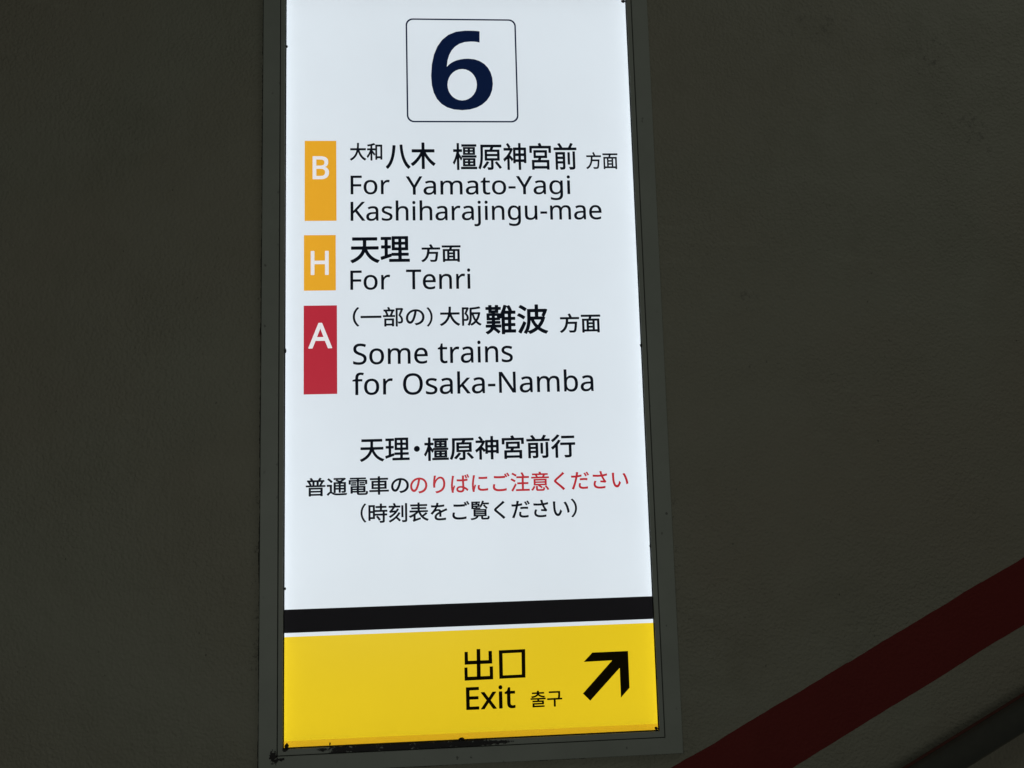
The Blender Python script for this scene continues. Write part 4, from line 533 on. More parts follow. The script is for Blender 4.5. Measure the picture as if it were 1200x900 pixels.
    'J通17': (1000, 'M79 -86 L89 -87 L97 -83 L138 -32 L172 7 L200 31 L212 37 L221 39 L242 29 L308 -17 L338 -33 L368 -45 L398 -55 L467 -68 L551 -73 L686 -73 L917 -66 L950 -64 L960 -59 L964 -53 L970 -23 L986 25 L982 37 L971 43 L836 33 L740 28 L557 25 L485 29 L449 33 L419 39 L377 52 L383 54 L437 54 L445 58 L450 64 L451 217 L455 220 L584 220 L586 217 L586 73 L590 64 L599 58 L671 58 L680 61 L686 67 L688 76 L688 217 L692 220 L824 220 L828 217 L827 147 L725 147 L719 145 L712 139 L709 133 L710 124 L723 94 L731 62 L737 55 L746 52 L794 52 L830 53 L863 57 L878 60 L899 69 L918 85 L929 107 L932 121 L934 145 L933 595 L926 603 L917 606 L791 606 L749 628 L833 682 L905 737 L932 763 L934 772 L929 783 L880 820 L872 824 L851 820 L365 820 L356 818 L351 814 L347 805 L347 745 L349 736 L353 731 L362 727 L479 727 L482 724 L437 684 L434 673 L437 664 L443 659 L568 607 L563 606 L362 606 L353 603 L347 595 L346 73 L344 69 L273 118 L273 463 L269 475 L263 480 L257 482 L44 482 L35 480 L29 475 L26 466 L26 394 L28 385 L32 381 L41 377 L164 377 L167 373 L167 121 L140 106 L101 76 L47 25 L26 3 L22 -5 L23 -14 L26 -19 L72 -80 M452 313 L451 316 L451 367 L452 370 L581 370 L586 367 L586 316 L584 313 M689 313 L688 316 L688 367 L689 370 L827 369 L827 313 M452 460 L451 463 L451 511 L452 514 L581 514 L586 511 L586 463 L584 460 M689 460 L688 463 L688 511 L689 514 L827 513 L827 460 M232 568 L239 569 L245 572 L302 623 L307 634 L305 643 L287 664 L247 706 L175 772 L126 814 L119 817 L110 816 L53 769 L48 760 L50 748 L146 658 L189 613 L222 574 M641 678 L528 724 L536 727 L728 726 L729 724 L725 722 L674 692 L644 677'),
    'J電17': (1000, 'M558 -88 L831 -89 L867 -87 L897 -81 L923 -70 L943 -52 L957 -28 L968 2 L974 35 L978 87 L975 92 L969 97 L933 108 L900 124 L888 122 L881 113 L875 50 L871 32 L865 17 L861 13 L852 9 L828 6 L582 7 L567 8 L552 12 L548 17 L547 29 L547 41 L549 44 L843 44 L849 46 L855 50 L859 62 L859 359 L856 368 L849 374 L843 376 L546 376 L541 377 L548 383 L551 392 L552 605 L837 606 L837 480 L825 483 L585 483 L576 479 L572 473 L570 467 L570 415 L574 407 L582 402 L831 402 L840 407 L843 413 L844 464 L846 467 L855 465 L927 465 L936 469 L941 476 L942 677 L940 686 L933 693 L924 695 L552 695 L551 719 L555 722 L870 723 L878 728 L882 737 L882 797 L881 803 L877 809 L867 814 L135 814 L126 812 L120 807 L117 800 L117 737 L121 728 L129 723 L441 722 L443 719 L443 698 L441 695 L75 695 L67 692 L61 686 L59 677 L59 482 L63 471 L69 466 L78 465 L144 465 L150 466 L156 470 L161 476 L161 482 L161 602 L162 606 L441 606 L443 602 L443 392 L446 383 L453 377 L447 376 L162 376 L156 375 L150 370 L146 359 L147 2 L153 -5 L162 -8 L240 -7 L246 -4 L252 5 L252 41 L255 44 L438 44 L440 41 L442 -1 L447 -22 L459 -49 L477 -66 L501 -78 L528 -84 M252 134 L252 168 L438 168 L440 164 L440 134 L438 133 M549 133 L547 137 L547 164 L549 168 L751 167 L751 134 L747 133 M252 253 L252 284 L255 287 L435 287 L440 284 L440 254 L438 252 M549 252 L547 254 L547 284 L549 287 L747 287 L751 284 L751 254 L747 252 M174 401 L414 402 L422 407 L426 416 L425 470 L419 479 L408 483 L171 482 L161 473 L160 416 L164 407 M188 506 L198 504 L414 505 L421 509 L426 518 L425 572 L419 581 L408 585 L192 584 L184 578 L180 569 L180 518 L182 512 M578 506 L588 504 L807 505 L814 509 L819 518 L818 572 L812 581 L801 585 L582 584 L574 578 L570 569 L570 518 L572 512'),
    'J車17': (1000, 'M452 -99 L538 -100 L544 -98 L550 -93 L553 -84 L553 49 L952 49 L960 51 L966 57 L968 66 L968 135 L964 145 L955 151 L556 152 L553 153 L553 199 L847 199 L858 204 L863 216 L863 606 L860 615 L853 621 L847 623 L556 623 L553 624 L553 662 L922 664 L930 669 L934 678 L934 750 L931 758 L925 764 L916 766 L556 766 L553 768 L553 840 L547 852 L535 856 L460 856 L449 852 L443 843 L442 768 L439 766 L82 766 L73 763 L68 756 L66 750 L66 678 L70 669 L79 663 L439 663 L442 660 L442 627 L442 624 L439 623 L157 623 L151 621 L144 615 L141 606 L141 216 L146 204 L157 199 L439 199 L442 195 L442 156 L442 153 L439 152 L49 152 L41 147 L36 138 L37 59 L43 52 L52 49 L441 48 L442 -84 L445 -93 M247 297 L247 364 L439 365 L442 363 L442 300 L442 297 L439 296 M553 297 L553 364 L751 365 L754 363 L754 300 L754 297 L751 296 M247 459 L247 526 L441 525 L442 462 L442 459 L439 458 M553 459 L553 526 L753 525 L754 462 L754 459 L751 458'),
    'Jの17': (1000, 'M526 -47 L537 -47 L621 -31 L699 -3 L765 34 L820 79 L866 136 L898 199 L918 271 L925 349 L918 427 L897 499 L862 565 L816 622 L759 669 L690 705 L612 727 L525 735 L432 726 L348 701 L270 661 L204 609 L148 544 L106 472 L80 394 L71 310 L75 250 L87 194 L106 145 L132 103 L162 70 L192 48 L225 33 L267 27 L306 33 L342 49 L378 78 L408 112 L435 155 L464 211 L491 277 L525 385 L551 496 L573 623 L615 617 L663 599 L708 571 L744 537 L771 499 L792 454 L804 406 L809 355 L803 292 L789 244 L765 199 L735 163 L698 130 L657 105 L612 85 L558 71 L483 60 L477 58 L472 52 L469 43 L471 34 L519 -41 M261 154 L240 163 L228 173 L216 187 L203 211 L192 241 L185 277 L183 319 L188 367 L203 415 L228 465 L260 508 L303 551 L357 586 L411 610 L454 619 L455 610 L443 541 L421 439 L404 376 L385 319 L366 271 L346 229 L328 199 L312 178 L296 163 L282 156 L270 154'),
    'Jり14': (1000, 'M364 -63 L373 -64 L463 -43 L547 -13 L618 24 L684 75 L733 133 L774 210 L798 294 L806 393 L802 471 L788 543 L768 600 L739 653 L703 696 L666 723 L616 745 L562 752 L514 746 L466 729 L424 704 L386 672 L352 636 L316 587 L318 606 L330 684 L353 786 L353 792 L349 798 L340 803 L250 806 L241 802 L237 792 L231 720 L209 552 L201 462 L198 384 L200 315 L209 222 L214 213 L223 210 L301 216 L307 218 L312 222 L314 231 L309 297 L312 351 L321 399 L339 453 L362 501 L393 549 L427 590 L469 624 L508 644 L550 652 L583 647 L613 633 L637 612 L658 582 L675 543 L686 501 L693 450 L696 393 L688 309 L667 240 L631 181 L589 137 L532 99 L469 71 L397 50 L319 36 L312 30 L309 24 L311 15 L358 -57'),
    'Jば14': (1000, 'M123 -61 L129 -62 L201 -57 L207 -54 L212 -49 L213 -43 L210 -4 L214 35 L235 107 L286 257 L282 267 L240 300 L234 304 L225 303 L219 296 L183 209 L181 212 L178 266 L179 326 L189 434 L212 599 L231 698 L245 752 L242 761 L234 767 L144 775 L138 774 L133 770 L129 761 L123 692 L103 560 L88 446 L78 326 L77 269 L80 170 L89 83 L108 -22 L115 -52 M513 -55 L558 -57 L606 -53 L648 -42 L680 -25 L705 -2 L725 26 L736 56 L746 113 L762 104 L798 78 L873 13 L879 10 L885 10 L892 14 L938 86 L938 95 L934 101 L869 155 L819 190 L792 205 L742 230 L733 395 L731 491 L828 501 L891 510 L897 512 L902 518 L903 524 L903 599 L902 605 L898 611 L888 615 L804 602 L732 594 L730 596 L732 698 L739 761 L735 769 L729 773 L633 774 L627 772 L623 767 L621 758 L625 698 L624 588 L501 587 L375 594 L366 591 L362 584 L361 503 L363 497 L369 492 L480 486 L625 485 L634 260 L567 266 L507 263 L465 254 L429 240 L396 220 L370 194 L352 167 L341 134 L337 101 L341 65 L352 35 L370 8 L396 -16 L428 -34 L465 -46 M513 47 L480 55 L465 62 L452 71 L443 83 L438 95 L436 107 L438 122 L443 134 L453 146 L465 156 L482 164 L501 171 L525 175 L549 176 L585 174 L636 164 L638 161 L639 140 L635 101 L628 83 L618 69 L607 59 L594 53 L570 47 L543 45 M811 623 L822 621 L876 641 L882 647 L884 653 L863 710 L830 785 L822 800 L816 805 L810 806 L756 790 L750 785 L748 776 L779 701 L806 629 M918 653 L924 653 L978 673 L984 677 L986 686 L957 758 L924 828 L918 835 L909 837 L855 819 L849 813 L848 806 L880 734 L908 662 L912 656'),
    'Jに14': (1000, 'M155 -46 L162 -47 L234 -42 L241 -40 L246 -34 L247 -28 L244 17 L253 68 L277 149 L320 275 L319 281 L315 286 L273 318 L267 322 L258 321 L252 314 L216 226 L213 230 L211 284 L212 344 L221 446 L236 551 L252 641 L260 680 L279 752 L275 761 L267 766 L177 774 L167 770 L162 761 L155 692 L121 461 L111 344 L111 236 L113 188 L121 104 L127 59 L140 -7 L147 -37 M639 -7 L723 -5 L789 -1 L849 6 L903 15 L909 19 L913 26 L911 113 L909 119 L903 124 L894 126 L834 114 L777 106 L681 100 L603 102 L567 108 L543 115 L522 125 L508 137 L500 149 L496 161 L494 176 L495 197 L500 227 L509 266 L507 275 L501 280 L495 282 L423 289 L414 286 L409 278 L399 227 L393 185 L392 155 L396 119 L407 89 L428 59 L456 35 L495 16 L540 3 L588 -4 M621 572 L774 574 L825 577 L873 583 L879 587 L881 593 L880 680 L876 686 L867 690 L774 681 L663 677 L552 679 L456 689 L450 688 L444 683 L442 674 L442 593 L447 584 L453 581 L501 577'),
    'Jご14': (1000, 'M443 -49 L529 -49 L631 -44 L718 -34 L757 -28 L820 -15 L828 -10 L831 -1 L830 86 L826 94 L820 98 L814 99 L748 83 L667 70 L619 66 L526 61 L475 60 L418 62 L373 69 L334 79 L301 95 L280 110 L263 131 L254 152 L251 176 L252 200 L259 242 L271 284 L271 290 L268 296 L259 302 L178 310 L172 310 L166 306 L162 299 L148 233 L143 197 L141 158 L147 110 L166 64 L193 30 L229 3 L280 -21 L337 -37 L403 -47 M353 587 L445 585 L553 586 L754 597 L760 601 L765 608 L766 687 L795 632 L799 628 L805 626 L814 628 L868 653 L874 659 L875 668 L844 725 L802 794 L789 812 L784 816 L778 817 L718 792 L714 788 L711 782 L713 773 L735 740 L754 707 L622 697 L481 693 L340 696 L217 705 L211 704 L205 699 L203 692 L203 608 L208 599 L214 596 L244 594 M916 668 L925 670 L979 693 L986 698 L988 707 L957 764 L911 836 L898 853 L892 857 L886 857 L829 832 L824 827 L822 818 L824 812 L868 746 L907 674'),
    'J注14': (1000, 'M128 -82 L137 -83 L144 -79 L170 -37 L241 83 L330 251 L330 257 L326 264 L266 318 L257 318 L250 311 L203 224 L153 137 L104 56 L58 -13 L57 -22 L61 -28 M294 -61 L302 -63 L962 -63 L970 -61 L975 -55 L976 23 L972 32 L965 37 L692 37 L689 38 L689 267 L902 267 L911 271 L916 281 L916 353 L911 362 L906 365 L689 367 L689 563 L941 564 L947 568 L952 575 L951 653 L947 659 L938 663 L701 664 L700 665 L713 672 L718 680 L710 704 L691 746 L668 788 L628 851 L620 857 L611 857 L542 832 L536 827 L534 818 L536 812 L561 770 L584 727 L603 686 L611 664 L332 663 L325 659 L320 650 L320 575 L323 569 L329 565 L582 563 L583 368 L581 366 L368 365 L362 362 L358 353 L358 281 L362 271 L371 267 L582 266 L583 38 L581 37 L296 36 L290 31 L288 23 L288 -49 L289 -55 M224 374 L233 376 L239 381 L281 443 L283 449 L281 458 L238 488 L164 529 L89 565 L80 567 L74 564 L30 503 L28 494 L31 488 L137 430 M276 650 L287 648 L295 653 L339 716 L341 725 L338 732 L295 761 L218 804 L140 841 L134 842 L128 839 L83 782 L80 773 L83 765 L191 706 L238 677'),
    'J意14': (1000, 'M386 -84 L615 -85 L645 -83 L672 -78 L692 -69 L708 -54 L722 -33 L731 -6 L738 27 L741 72 L738 77 L732 81 L699 91 L666 106 L660 107 L652 102 L648 96 L642 27 L637 15 L630 9 L606 6 L432 6 L393 8 L387 10 L385 15 L385 147 L383 156 L378 161 L372 163 L297 163 L291 161 L286 156 L284 147 L284 18 L285 -6 L290 -30 L300 -49 L318 -66 L336 -75 L360 -81 M115 -66 L123 -68 L132 -64 L153 -43 L189 3 L219 51 L257 123 L258 132 L252 140 L186 170 L180 171 L173 168 L168 162 L146 117 L119 72 L87 30 L50 -9 L47 -18 L51 -27 M866 -51 L876 -49 L936 -19 L945 -12 L946 -6 L944 0 L920 42 L869 111 L831 155 L807 179 L801 181 L795 180 L732 151 L727 141 L729 132 L769 87 L804 42 L834 -3 L857 -45 M561 42 L567 42 L573 46 L621 94 L625 99 L625 105 L621 112 L591 138 L522 187 L816 187 L822 188 L828 193 L831 201 L831 492 L828 501 L822 506 L816 507 L189 507 L180 503 L176 492 L176 201 L179 192 L189 187 L405 187 L407 186 L394 171 L395 162 L399 157 L486 101 L525 72 L555 45 M276 267 L275 306 L279 309 L723 309 L728 306 L728 270 L726 267 M276 387 L275 390 L276 427 L726 427 L728 423 L728 390 L726 387 M67 531 L75 530 L933 530 L942 534 L947 540 L947 606 L942 615 L933 619 L720 619 L717 621 L753 691 L882 691 L891 696 L895 705 L895 765 L894 771 L888 778 L879 780 L570 780 L546 825 L528 855 L522 861 L513 863 L438 845 L432 840 L429 834 L429 828 L452 786 L453 780 L117 780 L110 777 L105 771 L104 765 L104 705 L108 695 L117 691 L254 690 L285 621 L282 619 L72 619 L66 617 L61 612 L59 606 L59 543 L61 537 M393 619 L363 691 L640 690 L606 619'),
    'Jく14': (1000, 'M649 -78 L657 -79 L663 -76 L735 -9 L740 0 L737 9 L691 54 L594 140 L342 351 L327 367 L320 378 L319 384 L320 393 L327 405 L357 434 L579 616 L715 729 L718 738 L714 747 L639 814 L630 818 L624 817 L620 813 L600 788 L572 756 L501 690 L270 497 L239 468 L214 441 L199 417 L191 387 L196 357 L207 333 L231 304 L426 136 L510 61 L586 -12'),
    'Jだ14': (1000, 'M170 -63 L181 -63 L188 -57 L210 -9 L252 102 L292 225 L330 348 L354 435 L375 528 L472 543 L550 557 L577 563 L583 567 L586 573 L586 654 L583 662 L577 667 L568 668 L475 648 L399 636 L427 771 L424 780 L415 786 L316 794 L307 789 L303 780 L304 744 L301 708 L286 624 L175 620 L121 622 L70 627 L61 623 L57 615 L60 534 L62 528 L67 523 L73 521 L160 517 L262 519 L263 516 L227 375 L190 258 L168 195 L121 78 L74 -18 L76 -27 L82 -33 M672 -48 L763 -45 L832 -39 L880 -32 L886 -27 L889 -21 L892 60 L889 70 L883 75 L877 76 L781 61 L682 56 L634 58 L598 64 L571 72 L553 82 L541 93 L534 105 L529 120 L528 135 L530 165 L542 222 L542 228 L538 234 L529 239 L454 246 L445 243 L439 234 L431 189 L425 144 L424 111 L429 75 L440 45 L462 15 L493 -9 L532 -27 L577 -39 L625 -46 M857 378 L868 380 L873 384 L875 390 L877 468 L873 477 L865 482 L757 490 L640 490 L505 482 L497 477 L493 471 L493 390 L496 384 L502 380 L622 388 L694 390 L778 387 M777 567 L787 567 L844 592 L849 597 L851 606 L823 660 L787 719 L766 750 L760 755 L754 756 L694 731 L689 723 L688 717 L734 642 L771 573 M888 609 L895 607 L901 608 L955 632 L961 637 L964 645 L955 666 L934 702 L888 774 L874 793 L868 797 L862 797 L805 772 L800 765 L799 759 L801 753 L835 702 L883 615'),
    'Jさ14': (1000, 'M466 -55 L535 -56 L610 -52 L703 -42 L760 -32 L766 -28 L768 -22 L772 59 L769 68 L763 73 L757 74 L700 63 L640 55 L571 50 L499 49 L448 51 L403 57 L364 68 L334 81 L310 98 L293 119 L283 143 L279 173 L282 206 L290 236 L304 269 L324 305 L326 311 L325 317 L320 323 L313 326 L235 344 L226 342 L220 334 L193 269 L180 227 L173 185 L172 161 L178 113 L196 66 L226 27 L262 -2 L307 -25 L364 -43 L427 -53 M756 230 L772 228 L781 233 L823 290 L825 296 L824 302 L778 359 L750 401 L706 479 L676 545 L790 566 L841 578 L871 587 L875 593 L876 599 L867 677 L865 683 L859 688 L850 690 L796 674 L739 660 L640 643 L616 719 L597 803 L592 809 L583 812 L496 801 L490 797 L486 791 L486 782 L534 635 L532 632 L466 629 L370 629 L268 634 L157 645 L151 643 L146 638 L144 629 L146 548 L151 540 L157 537 L274 530 L382 527 L487 529 L571 533 L610 449 L672 338 L535 350 L529 349 L524 344 L521 338 L515 269 L517 261 L526 255 L658 244'),
    'Jい14': (1000, 'M345 -22 L356 -23 L383 -20 L413 -10 L440 8 L464 32 L489 65 L512 106 L536 155 L557 212 L559 218 L558 224 L491 300 L485 304 L476 303 L472 299 L468 293 L446 223 L432 188 L418 158 L401 131 L385 113 L371 104 L359 101 L338 104 L317 117 L299 138 L282 167 L266 206 L253 254 L243 305 L234 395 L229 518 L229 611 L237 701 L233 707 L224 712 L122 714 L114 707 L112 698 L118 644 L121 488 L127 377 L130 341 L143 251 L162 176 L187 110 L214 62 L245 24 L281 -3 L317 -18 M832 128 L839 126 L845 127 L926 161 L931 164 L934 173 L926 239 L912 308 L895 377 L873 446 L847 512 L820 572 L789 629 L755 678 L749 683 L740 684 L659 655 L654 650 L652 641 L654 635 L689 587 L719 533 L746 473 L769 410 L789 344 L805 275 L817 206 L826 137'),
    'J時16': (1000, 'M630 -95 L711 -94 L771 -88 L798 -82 L813 -76 L825 -68 L834 -60 L843 -47 L848 -35 L852 -8 L854 262 L954 263 L963 266 L969 274 L970 346 L967 355 L960 361 L954 362 L855 362 L853 364 L853 439 L855 443 L966 443 L975 448 L979 454 L980 460 L980 526 L979 532 L975 538 L969 542 L963 543 L723 543 L721 547 L722 637 L927 639 L934 643 L938 652 L938 721 L935 730 L930 735 L921 737 L723 737 L721 739 L721 841 L717 851 L711 856 L705 857 L627 856 L618 851 L615 844 L615 739 L612 737 L420 737 L411 733 L406 727 L405 721 L405 652 L408 644 L414 639 L420 638 L614 637 L615 544 L612 543 L381 543 L378 544 L378 775 L377 781 L372 787 L360 791 L75 791 L66 788 L61 781 L60 775 L60 34 L63 25 L69 20 L75 19 L147 19 L156 22 L161 28 L162 34 L162 101 L360 101 L372 105 L378 115 L378 263 L744 263 L747 259 L747 10 L744 7 L723 6 L606 8 L597 4 L592 -5 L593 -14 L609 -50 L618 -86 L623 -92 M564 19 L570 17 L579 19 L644 58 L651 67 L651 76 L626 121 L592 169 L536 235 L515 256 L504 261 L435 222 L430 214 L429 205 L432 199 L471 155 L507 109 L537 64 L558 25 M162 202 L162 399 L273 400 L275 397 L275 202 L273 201 M378 361 L378 443 L744 443 L747 439 L747 364 L744 362 M162 501 L162 688 L165 690 L273 690 L275 688 L275 502 L270 500'),
    'J刻16': (1000, 'M104 -94 L113 -93 L152 -73 L233 -26 L305 23 L401 100 L476 28 L548 -49 L557 -51 L564 -49 L621 2 L626 8 L627 14 L626 20 L622 26 L570 80 L472 170 L522 227 L575 300 L608 354 L610 362 L606 371 L599 376 L530 403 L524 404 L517 401 L512 395 L472 332 L426 272 L374 216 L317 163 L257 116 L191 72 L122 33 L48 -4 L43 -13 L46 -25 L94 -88 M708 -91 L716 -93 L800 -92 L842 -89 L875 -83 L901 -73 L920 -58 L930 -43 L938 -19 L941 17 L941 827 L938 837 L929 843 L848 844 L840 839 L835 830 L835 14 L833 11 L824 10 L758 9 L689 11 L680 7 L676 -1 L676 -10 L691 -46 L701 -82 M107 131 L113 130 L122 133 L182 168 L244 209 L305 257 L359 306 L413 362 L460 419 L504 482 L542 548 L543 560 L536 570 L458 594 L452 592 L447 587 L419 538 L392 497 L239 490 L236 491 L299 566 L345 629 L347 631 L605 632 L613 638 L616 647 L616 716 L615 722 L610 728 L599 732 L404 733 L389 770 L362 821 L338 856 L332 860 L326 861 L251 841 L246 836 L243 830 L244 818 L275 764 L287 736 L287 733 L53 732 L47 731 L41 726 L38 716 L38 647 L41 638 L47 632 L53 631 L215 631 L220 629 L173 567 L129 515 L99 488 L89 482 L74 477 L68 470 L67 458 L93 383 L98 379 L107 377 L128 383 L164 388 L302 397 L306 395 L242 337 L205 308 L134 261 L59 221 L53 215 L50 206 L53 197 L73 173 L101 135 M665 152 L671 151 L746 151 L754 155 L759 164 L759 725 L755 735 L746 741 L668 741 L662 737 L656 728 L656 167 L659 158'),
    'J表16': (1000, 'M248 -95 L257 -94 L281 -82 L332 -63 L596 23 L606 31 L607 40 L594 109 L590 115 L581 120 L572 119 L353 53 L351 55 L351 241 L428 302 L485 355 L488 353 L510 301 L549 229 L593 165 L647 103 L701 53 L767 6 L836 -31 L911 -61 L920 -62 L930 -56 L952 -23 L980 10 L983 19 L980 28 L971 34 L902 59 L836 91 L779 128 L750 151 L741 160 L824 217 L917 289 L923 295 L924 301 L920 312 L854 360 L848 362 L842 361 L836 358 L755 289 L674 229 L653 257 L626 298 L591 367 L593 369 L938 370 L945 373 L950 382 L950 451 L947 459 L941 464 L935 466 L554 466 L552 469 L552 520 L554 523 L857 523 L868 526 L873 532 L874 538 L874 601 L871 610 L863 616 L554 617 L552 619 L552 667 L557 670 L905 670 L914 676 L918 685 L918 751 L917 757 L911 764 L902 767 L554 767 L552 769 L552 841 L548 850 L542 855 L536 856 L461 856 L451 853 L445 844 L444 769 L440 767 L104 767 L98 766 L92 760 L89 751 L89 685 L92 676 L101 670 L440 670 L444 667 L444 619 L440 617 L155 617 L146 613 L141 607 L140 601 L140 538 L143 529 L149 524 L155 523 L440 523 L444 520 L443 466 L65 466 L56 463 L50 454 L49 382 L53 374 L59 370 L347 369 L351 367 L306 334 L218 280 L125 234 L29 198 L24 193 L21 187 L21 178 L24 172 L49 145 L74 111 L80 107 L86 106 L136 124 L179 144 L239 174 L242 172 L241 43 L238 31 L232 19 L223 10 L206 -1 L203 -11 L206 -20 L227 -59 L237 -86 L242 -92'),
    'Jを16': (1000, 'M525 -61 L607 -60 L679 -56 L817 -42 L826 -37 L829 -28 L831 53 L829 60 L823 67 L814 69 L706 54 L571 45 L505 46 L472 48 L442 53 L418 60 L400 70 L388 81 L380 98 L377 119 L380 140 L387 158 L400 179 L416 197 L439 218 L465 236 L502 259 L500 131 L503 122 L508 117 L514 115 L592 115 L601 117 L606 122 L609 131 L607 313 L679 345 L808 398 L889 427 L897 434 L898 443 L863 524 L856 530 L850 532 L841 530 L760 491 L595 419 L580 443 L562 463 L545 476 L526 487 L502 496 L477 500 L436 501 L397 497 L360 488 L388 536 L412 586 L415 588 L574 598 L697 610 L741 617 L748 623 L751 632 L752 707 L748 716 L742 721 L733 722 L661 711 L586 702 L454 692 L476 788 L473 800 L463 807 L376 814 L367 810 L363 803 L354 740 L340 689 L229 690 L118 699 L109 696 L103 689 L102 608 L105 599 L109 595 L115 592 L160 589 L295 586 L299 584 L277 545 L229 472 L166 394 L82 306 L79 299 L79 293 L85 283 L153 233 L160 230 L166 230 L175 236 L234 305 L262 336 L283 354 L319 378 L361 396 L406 406 L427 407 L454 404 L466 400 L483 389 L491 380 L497 368 L423 326 L382 299 L343 267 L312 233 L288 197 L271 155 L265 107 L271 62 L286 27 L316 -8 L349 -29 L391 -44 L436 -54 L484 -59'),
    'Jご16': (1000, 'M466 -52 L580 -49 L673 -42 L757 -30 L823 -16 L830 -10 L833 -1 L832 86 L828 95 L823 99 L814 101 L748 85 L706 78 L622 68 L526 63 L475 62 L418 64 L373 71 L334 82 L304 95 L280 113 L265 131 L256 152 L253 176 L254 200 L261 242 L273 284 L271 296 L265 302 L259 304 L178 312 L172 312 L166 308 L160 299 L146 233 L141 197 L139 155 L147 104 L163 65 L190 31 L231 -1 L280 -23 L337 -39 L403 -49 M383 584 L553 584 L754 595 L762 599 L767 608 L767 671 L769 677 L793 632 L799 626 L805 624 L814 626 L868 651 L876 659 L877 668 L835 743 L793 810 L784 818 L775 819 L718 794 L712 790 L709 783 L710 773 L749 713 L751 710 L748 709 L625 699 L514 695 L373 697 L277 702 L217 707 L208 704 L203 698 L201 689 L201 608 L203 602 L208 597 L214 594 L274 590 M911 668 L916 666 L925 667 L979 691 L988 698 L990 707 L988 713 L959 764 L913 836 L898 856 L886 859 L827 833 L822 827 L820 818 L822 812 L866 746 L905 674'),
    'J覧16': (1000, 'M75 -97 L154 -87 L220 -73 L274 -57 L319 -38 L358 -13 L388 16 L412 50 L424 78 L545 77 L547 -7 L553 -34 L562 -51 L577 -66 L595 -75 L616 -81 L649 -85 L682 -86 L877 -85 L901 -80 L919 -72 L940 -55 L954 -31 L961 -8 L967 20 L971 62 L967 70 L961 75 L925 86 L895 100 L883 99 L876 89 L871 38 L865 15 L859 10 L841 8 L676 8 L652 11 L651 74 L652 78 L808 78 L815 80 L821 86 L823 95 L823 425 L819 434 L809 440 L871 477 L877 482 L880 488 L879 497 L867 515 L832 557 L772 617 L728 656 L722 659 L730 662 L931 662 L940 664 L946 669 L949 677 L949 740 L945 749 L934 755 L681 755 L703 821 L701 833 L691 840 L622 856 L613 855 L608 851 L604 845 L580 773 L550 704 L515 641 L490 607 L490 707 L489 713 L485 719 L475 724 L376 724 L374 725 L374 737 L376 740 L493 740 L502 742 L510 749 L511 758 L511 806 L508 813 L502 818 L493 820 L91 820 L80 815 L76 809 L75 803 L75 461 L77 452 L83 446 L91 444 L514 445 L521 449 L525 458 L525 509 L523 515 L518 521 L508 524 L376 524 L374 527 L374 545 L376 547 L475 547 L481 549 L490 557 L541 524 L547 523 L553 524 L559 529 L570 542 L595 578 L616 614 L640 661 L643 662 L706 662 L714 659 L652 626 L646 617 L647 608 L651 602 L693 563 L731 524 L766 482 L796 441 L801 440 L193 440 L184 437 L179 431 L177 422 L178 89 L181 83 L190 78 L308 77 L292 60 L271 45 L244 31 L208 19 L160 8 L106 -1 L40 -8 L34 -11 L28 -21 L29 -31 L49 -58 L65 -91 M280 157 L280 173 L283 175 L715 175 L717 173 L717 158 L712 156 M280 251 L280 266 L283 269 L712 269 L717 266 L715 251 M280 346 L280 359 L283 362 L712 362 L717 359 L717 347 L712 345 M178 524 L176 527 L176 545 L178 547 L277 547 L279 545 L279 527 L277 524 M178 625 L176 629 L176 641 L178 645 L388 645 L391 641 L391 626 L388 625 M178 724 L176 728 L176 737 L178 740 L274 740 L279 737 L279 725 L277 724'),
    'Jく16': (1000, 'M651 -81 L657 -81 L665 -78 L736 -12 L742 -3 L740 9 L693 54 L596 141 L342 354 L328 369 L321 384 L322 393 L328 402 L359 432 L582 615 L717 729 L720 741 L714 750 L640 816 L630 820 L624 819 L618 815 L599 789 L570 756 L499 690 L269 498 L237 470 L213 444 L197 417 L189 387 L193 357 L207 330 L229 303 L426 134 L508 60 L592 -21 L642 -75'),
    'Jだ16': (1000, 'M172 -66 L184 -64 L191 -57 L212 -9 L254 102 L295 225 L332 348 L356 435 L377 525 L379 528 L472 541 L550 555 L577 561 L583 565 L587 570 L588 654 L585 663 L577 669 L568 670 L451 646 L403 638 L401 639 L429 771 L427 780 L418 787 L316 796 L310 795 L304 790 L301 780 L302 741 L298 702 L286 630 L283 626 L217 622 L166 622 L70 629 L61 626 L56 618 L58 534 L61 525 L67 520 L157 515 L261 516 L226 378 L187 255 L144 138 L120 81 L72 -18 L73 -27 L82 -35 M625 -48 L682 -50 L736 -49 L811 -43 L880 -34 L887 -30 L891 -21 L894 60 L892 69 L886 76 L877 78 L781 63 L682 58 L634 60 L601 65 L574 73 L554 84 L544 93 L535 107 L531 120 L530 135 L532 165 L544 222 L541 234 L535 239 L529 241 L454 248 L445 246 L438 237 L434 219 L426 171 L422 126 L426 75 L441 39 L462 12 L494 -12 L532 -29 L574 -41 M501 378 L508 377 L622 386 L694 388 L778 385 L865 377 L873 381 L877 390 L879 471 L874 479 L865 484 L802 489 L736 492 L616 491 L502 483 L494 477 L491 468 L491 390 L494 384 M780 564 L790 566 L844 590 L852 597 L853 606 L823 663 L779 735 L766 753 L760 757 L751 758 L694 733 L688 726 L686 717 L688 711 L731 642 L769 572 L773 567 M889 606 L901 606 L958 631 L965 639 L966 648 L936 702 L888 777 L875 795 L868 799 L862 799 L805 774 L798 765 L797 756 L843 684 L883 612'),
